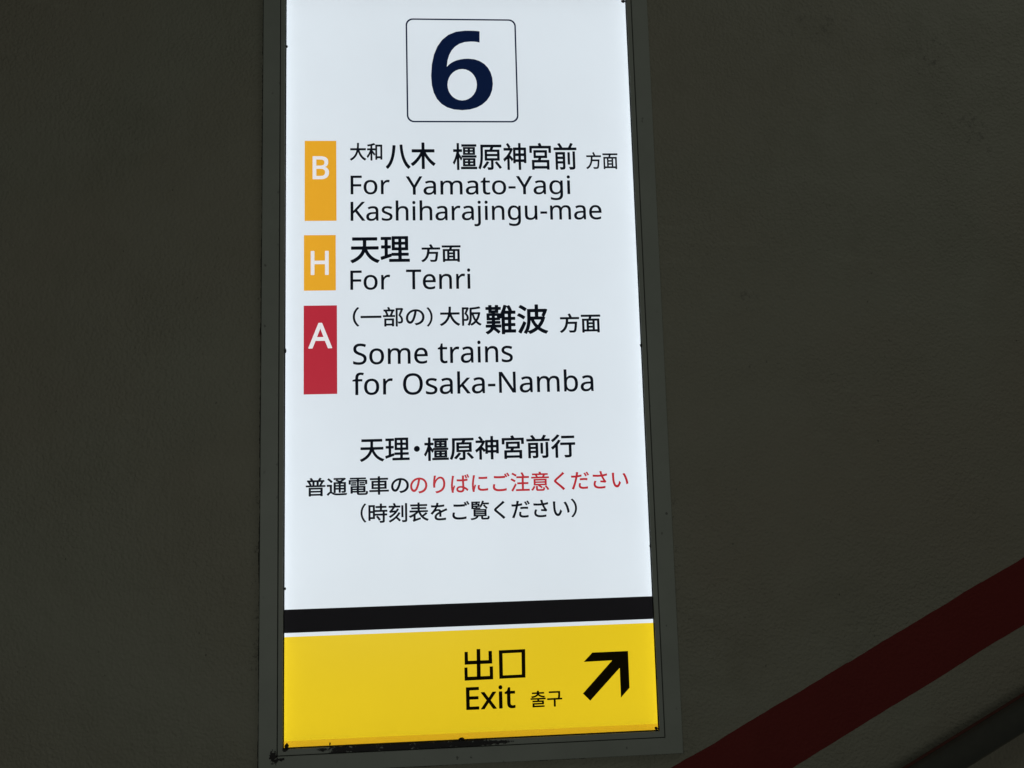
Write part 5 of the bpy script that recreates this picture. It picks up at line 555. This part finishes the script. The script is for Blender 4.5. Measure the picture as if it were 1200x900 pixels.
    'Jさ16': (1000, 'M487 -58 L538 -57 L613 -54 L703 -44 L760 -35 L766 -30 L770 -22 L774 59 L772 68 L766 74 L757 76 L700 65 L637 57 L571 52 L499 51 L448 53 L403 59 L367 69 L334 83 L310 101 L295 119 L285 143 L281 173 L284 206 L292 236 L306 269 L327 305 L327 317 L323 323 L316 327 L238 345 L226 344 L219 335 L191 269 L178 227 L171 185 L170 161 L176 113 L195 65 L224 26 L261 -4 L307 -27 L364 -45 L427 -55 M761 227 L772 226 L781 231 L825 290 L826 302 L781 359 L751 404 L708 479 L679 542 L682 545 L793 564 L841 576 L871 585 L876 590 L878 599 L869 677 L867 683 L862 689 L850 692 L796 676 L739 662 L655 647 L643 645 L640 646 L618 722 L599 803 L592 812 L583 814 L496 803 L487 798 L484 791 L484 782 L532 635 L529 634 L466 631 L370 631 L268 636 L157 647 L151 646 L145 641 L142 632 L144 548 L149 539 L157 535 L274 528 L382 525 L487 527 L568 532 L624 419 L669 341 L664 340 L535 352 L528 350 L521 344 L519 338 L513 269 L516 260 L520 256 L526 253 L658 242'),
    'Jい16': (1000, 'M353 -25 L386 -22 L413 -12 L440 6 L467 32 L489 62 L514 104 L538 155 L560 212 L560 224 L492 302 L485 306 L476 305 L467 296 L445 224 L430 188 L415 158 L398 132 L383 115 L371 106 L359 103 L338 106 L317 120 L300 140 L284 167 L268 206 L255 254 L245 308 L236 395 L232 491 L231 611 L239 695 L238 704 L233 710 L224 714 L122 716 L113 710 L110 698 L116 644 L119 488 L125 377 L128 341 L141 251 L161 173 L184 110 L211 62 L243 23 L281 -5 L317 -20 M833 125 L845 125 L926 158 L932 163 L936 173 L927 242 L914 308 L897 377 L875 446 L850 512 L821 575 L789 632 L756 680 L749 685 L740 686 L659 658 L652 650 L650 641 L653 633 L686 587 L717 533 L744 473 L767 410 L787 344 L803 275 L815 206 L824 137 L827 130'),
    'LE14': (556, 'M91 -13 L99 -14 L495 -14 L502 -13 L508 -7 L510 -1 L510 80 L507 87 L501 92 L204 93 L201 95 L201 319 L477 320 L487 323 L491 329 L492 335 L492 413 L489 420 L483 425 L201 427 L201 620 L501 622 L507 627 L510 635 L510 713 L509 719 L504 725 L495 728 L96 728 L89 725 L84 720 L83 713 L83 -1 L85 -7'),
    'Lx14': (529, 'M12 -13 L17 -14 L116 -14 L125 -11 L263 187 L266 187 L401 -10 L410 -14 L509 -14 L515 -13 L521 -9 L525 -1 L522 8 L334 272 L334 275 L512 527 L515 536 L513 542 L509 547 L500 550 L401 550 L392 546 L266 361 L263 361 L134 548 L125 550 L26 550 L17 545 L13 536 L16 527 L194 275 L194 272 L7 8 L4 2 L4 -4'),
    'Li14': (258, 'M79 -13 L86 -14 L173 -14 L182 -10 L187 -4 L187 536 L183 545 L176 550 L83 550 L75 545 L71 539 L71 -1 L73 -7 M122 611 L137 611 L149 614 L172 626 L187 644 L192 656 L195 671 L193 701 L188 716 L182 725 L164 742 L152 747 L137 751 L122 751 L107 748 L95 743 L84 734 L71 716 L64 689 L66 659 L75 638 L83 629 L95 620 L110 614'),
    'Lt14': (361, 'M224 -23 L255 -24 L294 -21 L327 -14 L348 -5 L353 4 L353 73 L349 82 L339 87 L303 80 L264 76 L243 79 L231 83 L219 91 L210 100 L202 112 L195 136 L194 157 L194 451 L198 454 L333 454 L342 456 L347 460 L349 466 L349 538 L345 545 L336 550 L195 550 L194 553 L194 658 L192 665 L186 671 L180 673 L126 673 L120 670 L115 664 L81 556 L9 522 L4 517 L2 511 L2 466 L6 458 L12 454 L75 454 L78 451 L78 139 L84 94 L96 58 L117 27 L131 13 L147 1 L186 -15'),
    'J출16': (920, 'M148 -84 L788 -84 L797 -82 L803 -75 L805 -69 L805 -3 L801 6 L794 11 L248 12 L248 63 L251 65 L761 65 L770 67 L775 72 L778 81 L778 279 L773 290 L767 294 L761 295 L518 295 L515 297 L515 345 L869 346 L878 351 L882 360 L882 426 L878 435 L872 440 L866 441 L53 441 L41 438 L37 432 L35 426 L35 360 L39 351 L47 346 L400 345 L401 297 L398 295 L149 295 L140 292 L134 285 L133 279 L133 216 L136 207 L143 202 L662 201 L665 198 L665 159 L662 156 L152 156 L143 154 L137 148 L135 141 L135 -69 L138 -78 M115 450 L176 456 L230 466 L281 479 L329 495 L374 516 L412 540 L444 567 L458 584 L472 567 L504 540 L542 516 L587 495 L635 479 L686 466 L740 456 L797 450 L803 451 L813 459 L838 522 L839 531 L833 541 L824 545 L764 551 L707 561 L659 574 L614 592 L578 612 L551 633 L530 660 L528 666 L530 668 L788 669 L795 672 L800 681 L799 753 L794 760 L785 764 L515 765 L515 834 L509 844 L497 848 L416 848 L407 845 L401 834 L401 768 L401 765 L398 764 L128 763 L120 756 L118 747 L118 681 L122 673 L128 669 L383 668 L388 666 L384 657 L365 634 L338 612 L302 592 L257 574 L209 561 L152 551 L92 545 L83 541 L78 531 L79 522 L103 459 L108 453'),
    'J구16': (920, 'M412 -95 L499 -95 L508 -91 L514 -83 L514 294 L868 295 L877 298 L882 304 L883 310 L883 379 L882 385 L877 392 L868 396 L757 396 L754 397 L770 508 L775 589 L776 769 L772 778 L766 783 L760 784 L151 784 L142 781 L137 772 L136 698 L139 691 L148 685 L658 685 L662 682 L661 589 L655 514 L644 430 L637 399 L634 396 L49 396 L40 393 L35 385 L34 310 L37 301 L46 295 L397 295 L399 292 L399 -80 L402 -89'),
    'LB15': (650, 'M89 -13 L96 -15 L366 -15 L405 -11 L438 -5 L486 10 L528 32 L561 62 L585 95 L594 113 L602 137 L610 185 L609 233 L605 257 L599 278 L581 311 L554 341 L525 361 L486 377 L526 401 L543 416 L555 431 L567 449 L575 467 L583 494 L586 515 L586 560 L583 584 L577 605 L569 626 L558 644 L544 662 L528 676 L510 689 L471 706 L447 713 L396 723 L363 727 L300 729 L96 729 L90 727 L85 722 L82 713 L82 -1 L84 -7 M204 91 L202 95 L202 317 L204 320 L339 320 L393 314 L420 307 L438 298 L456 285 L467 272 L477 254 L483 233 L485 209 L483 185 L477 163 L471 149 L459 131 L444 116 L432 109 L408 100 L372 93 L330 91 M204 425 L202 428 L202 617 L204 622 L327 622 L381 616 L408 609 L429 600 L444 587 L451 578 L459 560 L463 542 L464 524 L462 500 L457 482 L449 467 L441 457 L426 445 L393 432 L360 427 L318 425'),
    'LH15': (741, 'M89 -13 L96 -15 L189 -15 L195 -12 L201 -4 L202 314 L204 318 L537 318 L538 -4 L543 -11 L552 -15 L642 -15 L648 -14 L655 -10 L658 -1 L658 713 L657 719 L651 726 L642 729 L552 729 L543 725 L539 719 L538 428 L534 427 L204 427 L202 431 L201 719 L195 726 L186 729 L96 729 L90 727 L85 722 L82 713 L82 -1 L84 -7'),
    'LA15': (639, 'M-8 -13 L-1 -15 L92 -15 L102 -10 L185 204 L188 206 L446 206 L449 204 L533 -10 L539 -14 L545 -15 L638 -15 L646 -13 L651 -7 L652 5 L374 721 L371 727 L365 731 L278 732 L269 728 L265 722 L-14 5 L-15 -4 M230 316 L228 317 L229 320 L301 512 L317 562 L320 566 L338 512 L410 317 L407 316'),
}

# each line of writing: ink, then runs of (alphabet, text, stroke weight, [x0, z0, x1, z1] of its ink)
LINES = [
    ('black', [('J', '大和', 20, [0.10814, 0.96381, 0.16356, 0.99566]), ('J', '八木', 22, [0.16934, 0.94856, 0.25492, 0.99644]), ('J', '橿原神宮前', 14, [0.28471, 0.94664, 0.50159, 0.9957]), ('J', '方面', 16, [0.51775, 0.94772, 0.57388, 0.97885])]),
    ('black', [('L', 'For', 7, [0.109, 0.90344, 0.17566, 0.93712]), ('L', 'Yamato-Yagi', 7, [0.20346, 0.89192, 0.48826, 0.9366])]),
    ('black', [('L', 'Kashiharajingu-mae', 7, [0.10874, 0.84603, 0.54161, 0.89278])]),
    ('black', [('J', '天理', 20, [0.10798, 0.78293, 0.20845, 0.82975]), ('J', '方面', 22, [0.22778, 0.78357, 0.29514, 0.81515])]),
    ('black', [('L', 'For', 7, [0.10771, 0.73651, 0.17463, 0.77034]), ('L', 'Tenri', 7, [0.20157, 0.73618, 0.31081, 0.77213])]),
    ('black', [('J', '（', 14, [0.11136, 0.67384, 0.12232, 0.70714]), ('J', '一部の', 14, [0.12445, 0.67293, 0.23176, 0.70677]), ('J', '）', 14, [0.23535, 0.67201, 0.24542, 0.7055]), ('J', '大阪', 18, [0.2574, 0.6724, 0.32812, 0.70598]), ('J', '難波', 20, [0.33466, 0.6567, 0.44141, 0.70797]), ('J', '方面', 20, [0.46144, 0.65753, 0.53196, 0.69135])]),
    ('black', [('L', 'Some', 7, [0.11159, 0.60877, 0.23623, 0.64501]), ('L', 'trains', 7, [0.25305, 0.6087, 0.37968, 0.6468])]),
    ('black', [('L', 'for', 7, [0.11032, 0.55756, 0.17716, 0.59589]), ('L', 'Osaka-Namba', 7, [0.19408, 0.55649, 0.51564, 0.59491])]),
    ('black', [('J', '天理', 16, [0.12188, 0.44672, 0.20367, 0.48552]), ('DOT', '', 0, [0.21073, 0.46132, 0.2206, 0.47123]), ('J', '橿原神宮前行', 18, [0.22727, 0.44542, 0.48081, 0.48501])]),
    ('black', [('J', '普通電車の', 17, [0.03369, 0.39238, 0.20176, 0.42278])]),
    ('red', [('J', 'のりばにご注意ください', 14, [0.20367, 0.39125, 0.56842, 0.42331])]),
    ('black', [('J', '（', 14, [0.12232, 0.34774, 0.13161, 0.3789]), ('J', '時刻表をご覧ください', 16, [0.13511, 0.34644, 0.46743, 0.37814]), ('J', '）', 14, [0.47002, 0.34613, 0.48005, 0.37711])]),
]
EXITS = [
    ('exit', [('L', 'Exit', 14, [0.28882, 0.04415, 0.36849, 0.08112])]),
    ('exit', [('J', '출구', 16, [0.39308, 0.04379, 0.44477, 0.06981])]),
]
LETTERS = [('L', 'B', 15, [0.04476, 0.93098, 0.0725, 0.97199]), ('L', 'H', 15, [0.04162, 0.7634, 0.07169, 0.8051]), ('L', 'A', 15, [0.0377, 0.63779, 0.07706, 0.68127])]
BADGES = [[0.03137, 0.85754, 0.08501, 0.99948], [0.03024, 0.73649, 0.08354, 0.83261], [0.02998, 0.56073, 0.08519, 0.71086]]
SIX = ['M 3366.1 12014.6 C 3287.8 12026.6 3197.2 12025.7 3106.7 12024.8 C 2709.3 12021.0 2505.8 11688.4 2497.6 11183.0 C 2490.7 10756.5 2677.3 10551.1 3028.4 10552.1 C 3362.7 10553.1 3571.2 10760.7 3578.1 11037.7 C 3584.9 11315.9 3414.7 11505.0 3155.9 11503.1 C 2975.7 11501.8 2848.7 11443.9 2775.1 11348.6 C 2792.4 11639.9 2939.9 11819.1 3198.8 11821.4 C 3271.2 11822.0 3319.3 11816.1 3361.3 11803.7 L 3366.1 12014.6', 'M 3295.5 11020.5 C 3291.9 10860.6 3173.9 10730.9 3032.0 10730.4 C 2890.4 10729.9 2778.1 10858.4 2781.0 11017.9 C 2783.9 11177.7 2901.5 11308.4 3043.8 11309.3 C 3186.3 11310.2 3299.1 11180.7 3295.5 11020.5']
ARROW = ['M 4967.0 1264.1 L 5558.2 1265.6 L 5558.7 681.7 L 5410.1 532.5 L 5409.4 1002.6 L 4904.4 505.1 L 4788.1 623.2 L 5290.2 1126.8 L 4819.5 1120.9']
DEGUCHI = [['M 3074.4 1393.7 L 3135.4 1393.7 L 3131.9 909.2 L 3068.7 909.4', 'M 2878.3 1357.0 L 2931.5 1357.4 L 2933.5 1214.4 L 3265.9 1213.3 L 3266.8 1356.4 L 3322.8 1356.7 L 3325.5 1156.7 L 2876.6 1155.2', 'M 2870.6 1111.3 L 2921.2 1111.7 L 2923.2 964.4 L 3280.2 964.3 L 3278.7 1111.8 L 3334.6 1112.0 L 3334.6 908.1 L 2871.4 905.4'], ['M 3434.9 1359.6 L 3866.7 1362.4 L 3858.7 913.3 L 3433.7 911.3', 'M 3494.8 1307.8 L 3493.5 962.8 L 3799.0 965.0 L 3803.8 1310.4']]

def run_outlines(alphabet, text, weight, box):
    x0, z0, x1, z1 = box
    pen, chars = 0.0, []
    for ch in text:
        adv, paths = GLYPHS["%s%s%d" % (alphabet, ch, weight)]
        chars.append([fit(parse('M' + p), 1, 1, pen, 0) for p in paths[1:].split(' M')])
        pen += adv
    xs = [k[1][0] for c in chars for g in c for k in g]
    zs = [k[1][1] for c in chars for g in c for k in g]
    sx = (x1 - x0)/(max(xs) - min(xs))
    sz = (z1 - z0)/(max(zs) - min(zs))
    return [[fit(g, sx, sz, x0 - min(xs)*sx, z0 - min(zs)*sz) for g in c] for c in chars]

def writing(runs, y):
    parts = []
    for alphabet, text, weight, box in runs:
        if alphabet == 'DOT':
            x0, z0, x1, z1 = box
            parts.append(fill([circle((x0 + x1)/2, (z0 + z1)/2, (x1 - x0)/2)], y))
        else:
            parts += [fill(c, y) for c in run_outlines(alphabet, text, weight, box)]
    return merge(parts)

# ------------------------------------------------------------------ the wall
def build_wall():
    x0, x1, z0, z1 = -3.2, 4.4, -2.2, 3.4
    bm = bmesh.new()
    hole = (-0.030, -0.030, W + 0.030, TOP + 0.030)
    loops(bm, [(x0, z0, x1, z1, WALL + 0.15), (x0, z0, x1, z1, WALL), hole + (WALL,), hole + (WALL + 0.15,)], True)
    w = from_bm("plaster_wall", bm, M_WALL)
    w["label"] = "dim grey plastered wall with a painted red stripe, around the lit sign"
    w["category"] = "wall"
    # sloping band of red paint, its edges brushed a little unevenly
    (ax, az), (bx, bz), (cx, cz), (dx, dz) = [(0.62096, -0.06178), (1.252, 0.25579), (0.82138, -0.07141), (1.24049, 0.14225)]
    def line(x, p, q):
        return p[1] + (x - p[0])*(q[1] - p[1])/(q[0] - p[0])
    bm = bmesh.new()
    prev = None
    n = 900
    for i in range(n + 1):
        x = -1.6 + 4.4*i/n
        e = lambda s, f: noise.noise(Vector((x*f, s, 0.3)))
        zt = line(x, (ax, az), (bx, bz)) + 0.0018*e(1.0, 14) + 0.0009*e(4.0, 60)
        zb = line(x, (cx, cz), (dx, dz)) + 0.0012*e(9.0, 9) + 0.0006*e(7.0, 50)
        t = [bm.verts.new((x, WALL - 0.0006, zt)), bm.verts.new((x, WALL - 0.0006, zb)),
             bm.verts.new((x, WALL + 0.002, zb)), bm.verts.new((x, WALL + 0.002, zt))]
        if prev:
            for k in range(4):
                bm.faces.new((prev[k], prev[(k + 1) % 4], t[(k + 1) % 4], t[k]))
        prev = t
    from_bm("red_stripe", bm, M_STRIPE, w)
    return w

build_wall()

# ------------------------------------------------------------------ the sign
sign = thing("platform_sign", "tall backlit white sign with number 6 and yellow exit panel in grey frame", "sign", (0, 0, 0))
lamp_base.parent = sign
for s in strips:
    s.parent = sign

OUT = (-O, -OB, W + O, TOP + O)
MIDO = (-G, -GB, W + G, TOP + G)
FACE = (0.0, 0.0, W, TOP)

bm = bmesh.new()
c = 0.0011
gap = 0.0007
loops(bm, [grow(OUT, 0, WALL + 0.001), grow(OUT, 0, FRONT + c), grow(OUT, -c, FRONT),
           grow(MIDO, gap + c*0.6, FRONT), grow(MIDO, gap, FRONT + c*0.6), grow(MIDO, gap, 0.0019)])
from_bm("frame", bm, M_FRAME, sign)

bm = bmesh.new()
loops(bm, [grow(MIDO, -gap, 0.0019), grow(MIDO, -gap, FRONT + 0.0003 + c*0.5), grow(MIDO, -gap - c*0.5, FRONT + 0.0003),
           grow(FACE, 0.0014 + c*0.5, FRONT + 0.0003), grow(FACE, 0.0014, FRONT + 0.0003 + c*0.5), grow(FACE, 0.0014, -0.0005)])
from_bm("glazing_bead", bm, M_BEAD, sign)

bm = bmesh.new()
loops(bm, [grow(FACE, 0.0012, -0.0003), grow(FACE, 0.0012, FRONT + 0.0010), grow(FACE, 0.0002, FRONT + 0.0018), grow(FACE, -0.0002, -0.0003)], True)
from_bm("gasket", bm, M_GASKET, sign)

# housing sunk into the wall: white inside, open to the face
bm = bmesh.new()
IN = (-0.028, -0.028, W + 0.028, TOP + 0.028)
rings = loops(bm, [grow(FACE, 0.006, 0.0020), IN + (0.0020,), IN + (0.055,)])
bm.faces.new(rings[-1])
from_bm("light_box", bm, M_BOX, sign)
bm = bmesh.new()
loops(bm, [grow(MIDO, 0.0025, 0.0012), grow(MIDO, -0.0025, 0.0012)])
from_bm("frame_channel", bm, M_DARK, sign)

# grime in the frame's joint; along the bottom it also paints the frame's shadow
def grime_and_shade(bm, horizontal, at, a, b, seed, amount, size=0.0016):
    prev = None
    n = int((b - a)/0.0015)
    for i in range(n + 1):
        s = a + (b - a)*i/n
        v = noise.noise(Vector((s*55, seed, 0)))*0.6 + noise.noise(Vector((s*190, seed, 4)))*0.5 + noise.noise(Vector((s*9, seed, 8)))*0.8
        w = max(0.0, (v + amount)*size)
        w = max(w, 0.00012)
        p, q = at - w*0.55, at + w*0.9
        if horizontal:
            t = [bm.verts.new((s, WALL - 0.0012, p)), bm.verts.new((s, WALL - 0.0012, q))]
        else:
            t = [bm.verts.new((p, WALL - 0.0012, s)), bm.verts.new((q, WALL - 0.0012, s))]
        if prev:
            bm.faces.new((prev[0], prev[1], t[1], t[0]))
        prev = t

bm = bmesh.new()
grime_and_shade(bm, False, -O - 0.0013, -OB, TOP + O, 1.7, 0.75, 0.0024)
grime_and_shade(bm, False, W + O + 0.0003, -OB, TOP + O, 6.1, -0.25)
grime_and_shade(bm, True, -OB - 0.0008, -O, W + O, 3.3, 0.7, 0.0024)
from_bm("sealant_and_shade", bm, M_SEAL_SHADE, sign)

# lumps of old black sealant along the edge of the face
for i, (bx, bz, rx, rz) in enumerate([(0.00082, 1.16957, 0.00164, 0.00247), (0.00027, 0.63438, 0.00178, 0.00411), (0.60052, 0.6339, 0.00219, 0.00384), (0.59619, 1.26038, 0.00356, 0.00274), (0.2805, 0.00092, 0.00438, 0.00219), (0.00441, 0.00276, 0.00329, 0.00411), (0.59674, 0.0029, 0.00274, 0.00301), (0.00127, 0.24636, 0.00137, 0.00247), (0.07212, 0.00298, 0.0011, 0.00247), (0.60011, 0.29499, 0.00123, 0.00219)]):
    bm = bmesh.new()
    n = 14
    rims = []
    for f, y in ((1.0, -0.0012), (0.9, -0.0030), (0.5, -0.0038)):
        rims.append([bm.verts.new((bx + f*rx*math.cos(2*math.pi*k/n)*(1 + 0.35*noise.noise(Vector((k*0.9, i*3.1, 0)))), y,
                                   bz + f*rz*math.sin(2*math.pi*k/n)*(1 + 0.35*noise.noise(Vector((k*0.9, i*3.1, 5)))))) for k in range(n)])
    for p, q in zip(rims, rims[1:]):
        for k in range(n):
            bm.faces.new((p[k], p[(k + 1) % n], q[(k + 1) % n], q[k]))
    bm.faces.new(rims[-1])
    from_bm("sealant_lump", bm, M_SEAL_SHADE, sign)

# white face with openings for the coloured badges
Y1, S1, S2 = DIMS['y'], DIMS['s1'], DIMS['s2']
E = 0.004
face = link("face_panel", fill([rect(-E, Y1, W + E, TOP + E)] + [rect(*b) for b in BADGES], 0.0), M_WHITE, sign)

N = (DIMS['bl'], DIMS['n2'], DIMS['br'], DIMS['n1'])
t = 0.0027
link("number_border", fill([round_rect(N[0], N[1], N[2], N[3], 0.0125),
                            round_rect(N[0] + t, N[1] + t, N[2] - t, N[3] - t, 0.0106)], -0.0004), M_NAVY, face)
link("number", fill([fit(parse(p), 1e-4, 1e-4, 0, 0) for p in SIX], -0.0004), M_NAVY, face)

INK = {'black': M_BLACK, 'red': M_REDTEXT, 'exit': M_EXIT}
for ink_name, runs in LINES:
    for r in runs:
        link("lettering", writing([r], -0.0004), INK[ink_name], face, "red lettering" if ink_name == 'red' else None)

names = ("orange badge with white letter B", "orange badge with white letter H", "red badge with white letter A")
for b, (alphabet, ch, weight, box), m, lab in zip(BADGES, LETTERS, (M_ORANGE, M_ORANGE, M_RED), names):
    # the badge film is cut out where its letter shows
    cut = run_outlines(alphabet, ch, weight, box)[0]
    badge = link("route_badge", fill([rect(*b)] + cut, 0.0), m, sign, lab)
    link("letter", fill(cut, 0.0), M_LETTER, badge)

link("black_band", fill([rect(-E, S2, W + E, S1)], -0.0004), M_BAND, sign)
exit_panel = link("exit_panel", fill([rect(-E, -E, W + E, Y1)], 0.0), M_YELLOW, sign, "yellow exit panel with a diagonal black arrow")
link("film_edge", fill([rect(-E, -E, W + E, 0.0095)], -0.0004), M_AMBER, exit_panel)
link("lettering", merge([fill([fit(parse(p), 1e-4, 1e-4, 0, 0)], -0.0004 - 0.00004*i) for i, p in enumerate(DEGUCHI[0])] +
                        [fill([fit(parse(p), 1e-4, 1e-4, 0, 0) for p in DEGUCHI[1]], -0.0004)]), M_EXIT, exit_panel)
for ink_name, runs in EXITS:
    link("lettering", writing(runs, -0.0004), INK[ink_name], exit_panel)
link("arrow", fill([fit(parse(p), 1e-4, 1e-4, 0, 0) for p in ARROW], -0.0004), M_EXIT, exit_panel)

# ------------------------------------------------------------------ handrail climbing with the stripe
(r0x, r0z), (r1x, r1z) = [(1.03993, -0.06616), (1.19547, 0.01154)]
RY, RR = -0.042, 0.0235
d = Vector((r1x - r0x, 0, r1z - r0z)).normalized()
up = Vector((-d.z, 0, d.x))
mid = Vector((r0x, RY, r0z))
a, b = mid - d*1.5, mid + d*1.8
bm = bmesh.new()
SEG = 40
def ring(p, r):
    return [bm.verts.new(p + up*math.cos(2*math.pi*k/SEG)*r + Vector((0, 1, 0))*math.sin(2*math.pi*k/SEG)*r) for k in range(SEG)]
prof = [(0.0, 0.55), (0.004, 0.82), (0.010, 0.96), (0.018, 1.0)]
stations = [(a + d*s, RR*f) for s, f in prof] + [(b - d*s, RR*f) for s, f in reversed(prof)]
rs = [ring(p, r) for p, r in stations]
for p, q in zip(rs, rs[1:]):
    for k in range(SEG):
        f = bm.faces.new((p[k], p[(k + 1) % SEG], q[(k + 1) % SEG], q[k]))
        f.smooth = True
bm.faces.new(rs[0]); bm.faces.new(rs[-1])
rail = from_bm("handrail", bm, M_RAIL)
rail["label"] = "dark round handrail sloping up along the wall under the red stripe"
rail["category"] = "handrail"
# thin dark red line laid on the rail's upper outline from the camera
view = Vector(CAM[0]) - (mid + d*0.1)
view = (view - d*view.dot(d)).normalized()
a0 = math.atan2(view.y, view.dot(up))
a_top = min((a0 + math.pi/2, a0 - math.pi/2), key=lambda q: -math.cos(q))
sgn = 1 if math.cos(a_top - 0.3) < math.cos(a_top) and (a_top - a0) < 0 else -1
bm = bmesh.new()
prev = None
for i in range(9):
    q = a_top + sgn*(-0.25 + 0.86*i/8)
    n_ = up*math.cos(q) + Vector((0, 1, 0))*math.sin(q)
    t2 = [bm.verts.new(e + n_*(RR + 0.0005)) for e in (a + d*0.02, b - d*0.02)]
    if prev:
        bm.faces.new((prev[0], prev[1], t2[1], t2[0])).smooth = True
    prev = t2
from_bm("rail_line", bm, M_RAIL_LINE, rail)
for s in (-0.75, 0.95):
    p = mid + d*s - up*RR*0.7
    bm = bmesh.new()
    pts = [p, p - up*0.035, p - up*0.050 + Vector((0, 0.015, 0)), Vector((p.x, WALL, p.z)) - up*0.055]
    prev = None
    for i, q in enumerate(pts):
        tdir = (pts[min(i + 1, 3)] - pts[max(i - 1, 0)]).normalized()
        n1 = d
        n2 = tdir.cross(n1).normalized()
        r_ = [bm.verts.new(q + n1*math.cos(2*math.pi*k/14)*0.007 + n2*math.sin(2*math.pi*k/14)*0.007) for k in range(14)]
        if prev:
            for k in range(14):
                bm.faces.new((prev[k], prev[(k + 1) % 14], r_[(k + 1) % 14], r_[k]))
        prev = r_
    e = pts[-1]
    plate = [[bm.verts.new(e + d*math.cos(2*math.pi*k/24)*0.032 + up*math.sin(2*math.pi*k/24)*0.032 + Vector((0, yy, 0))) for k in range(24)] for yy in (-0.005, 0.001)]
    for k in range(24):
        bm.faces.new((plate[0][k], plate[0][(k + 1) % 24], plate[1][(k + 1) % 24], plate[1][k]))
    bm.faces.new(plate[0])
    from_bm("bracket", bm, M_RAIL, rail)
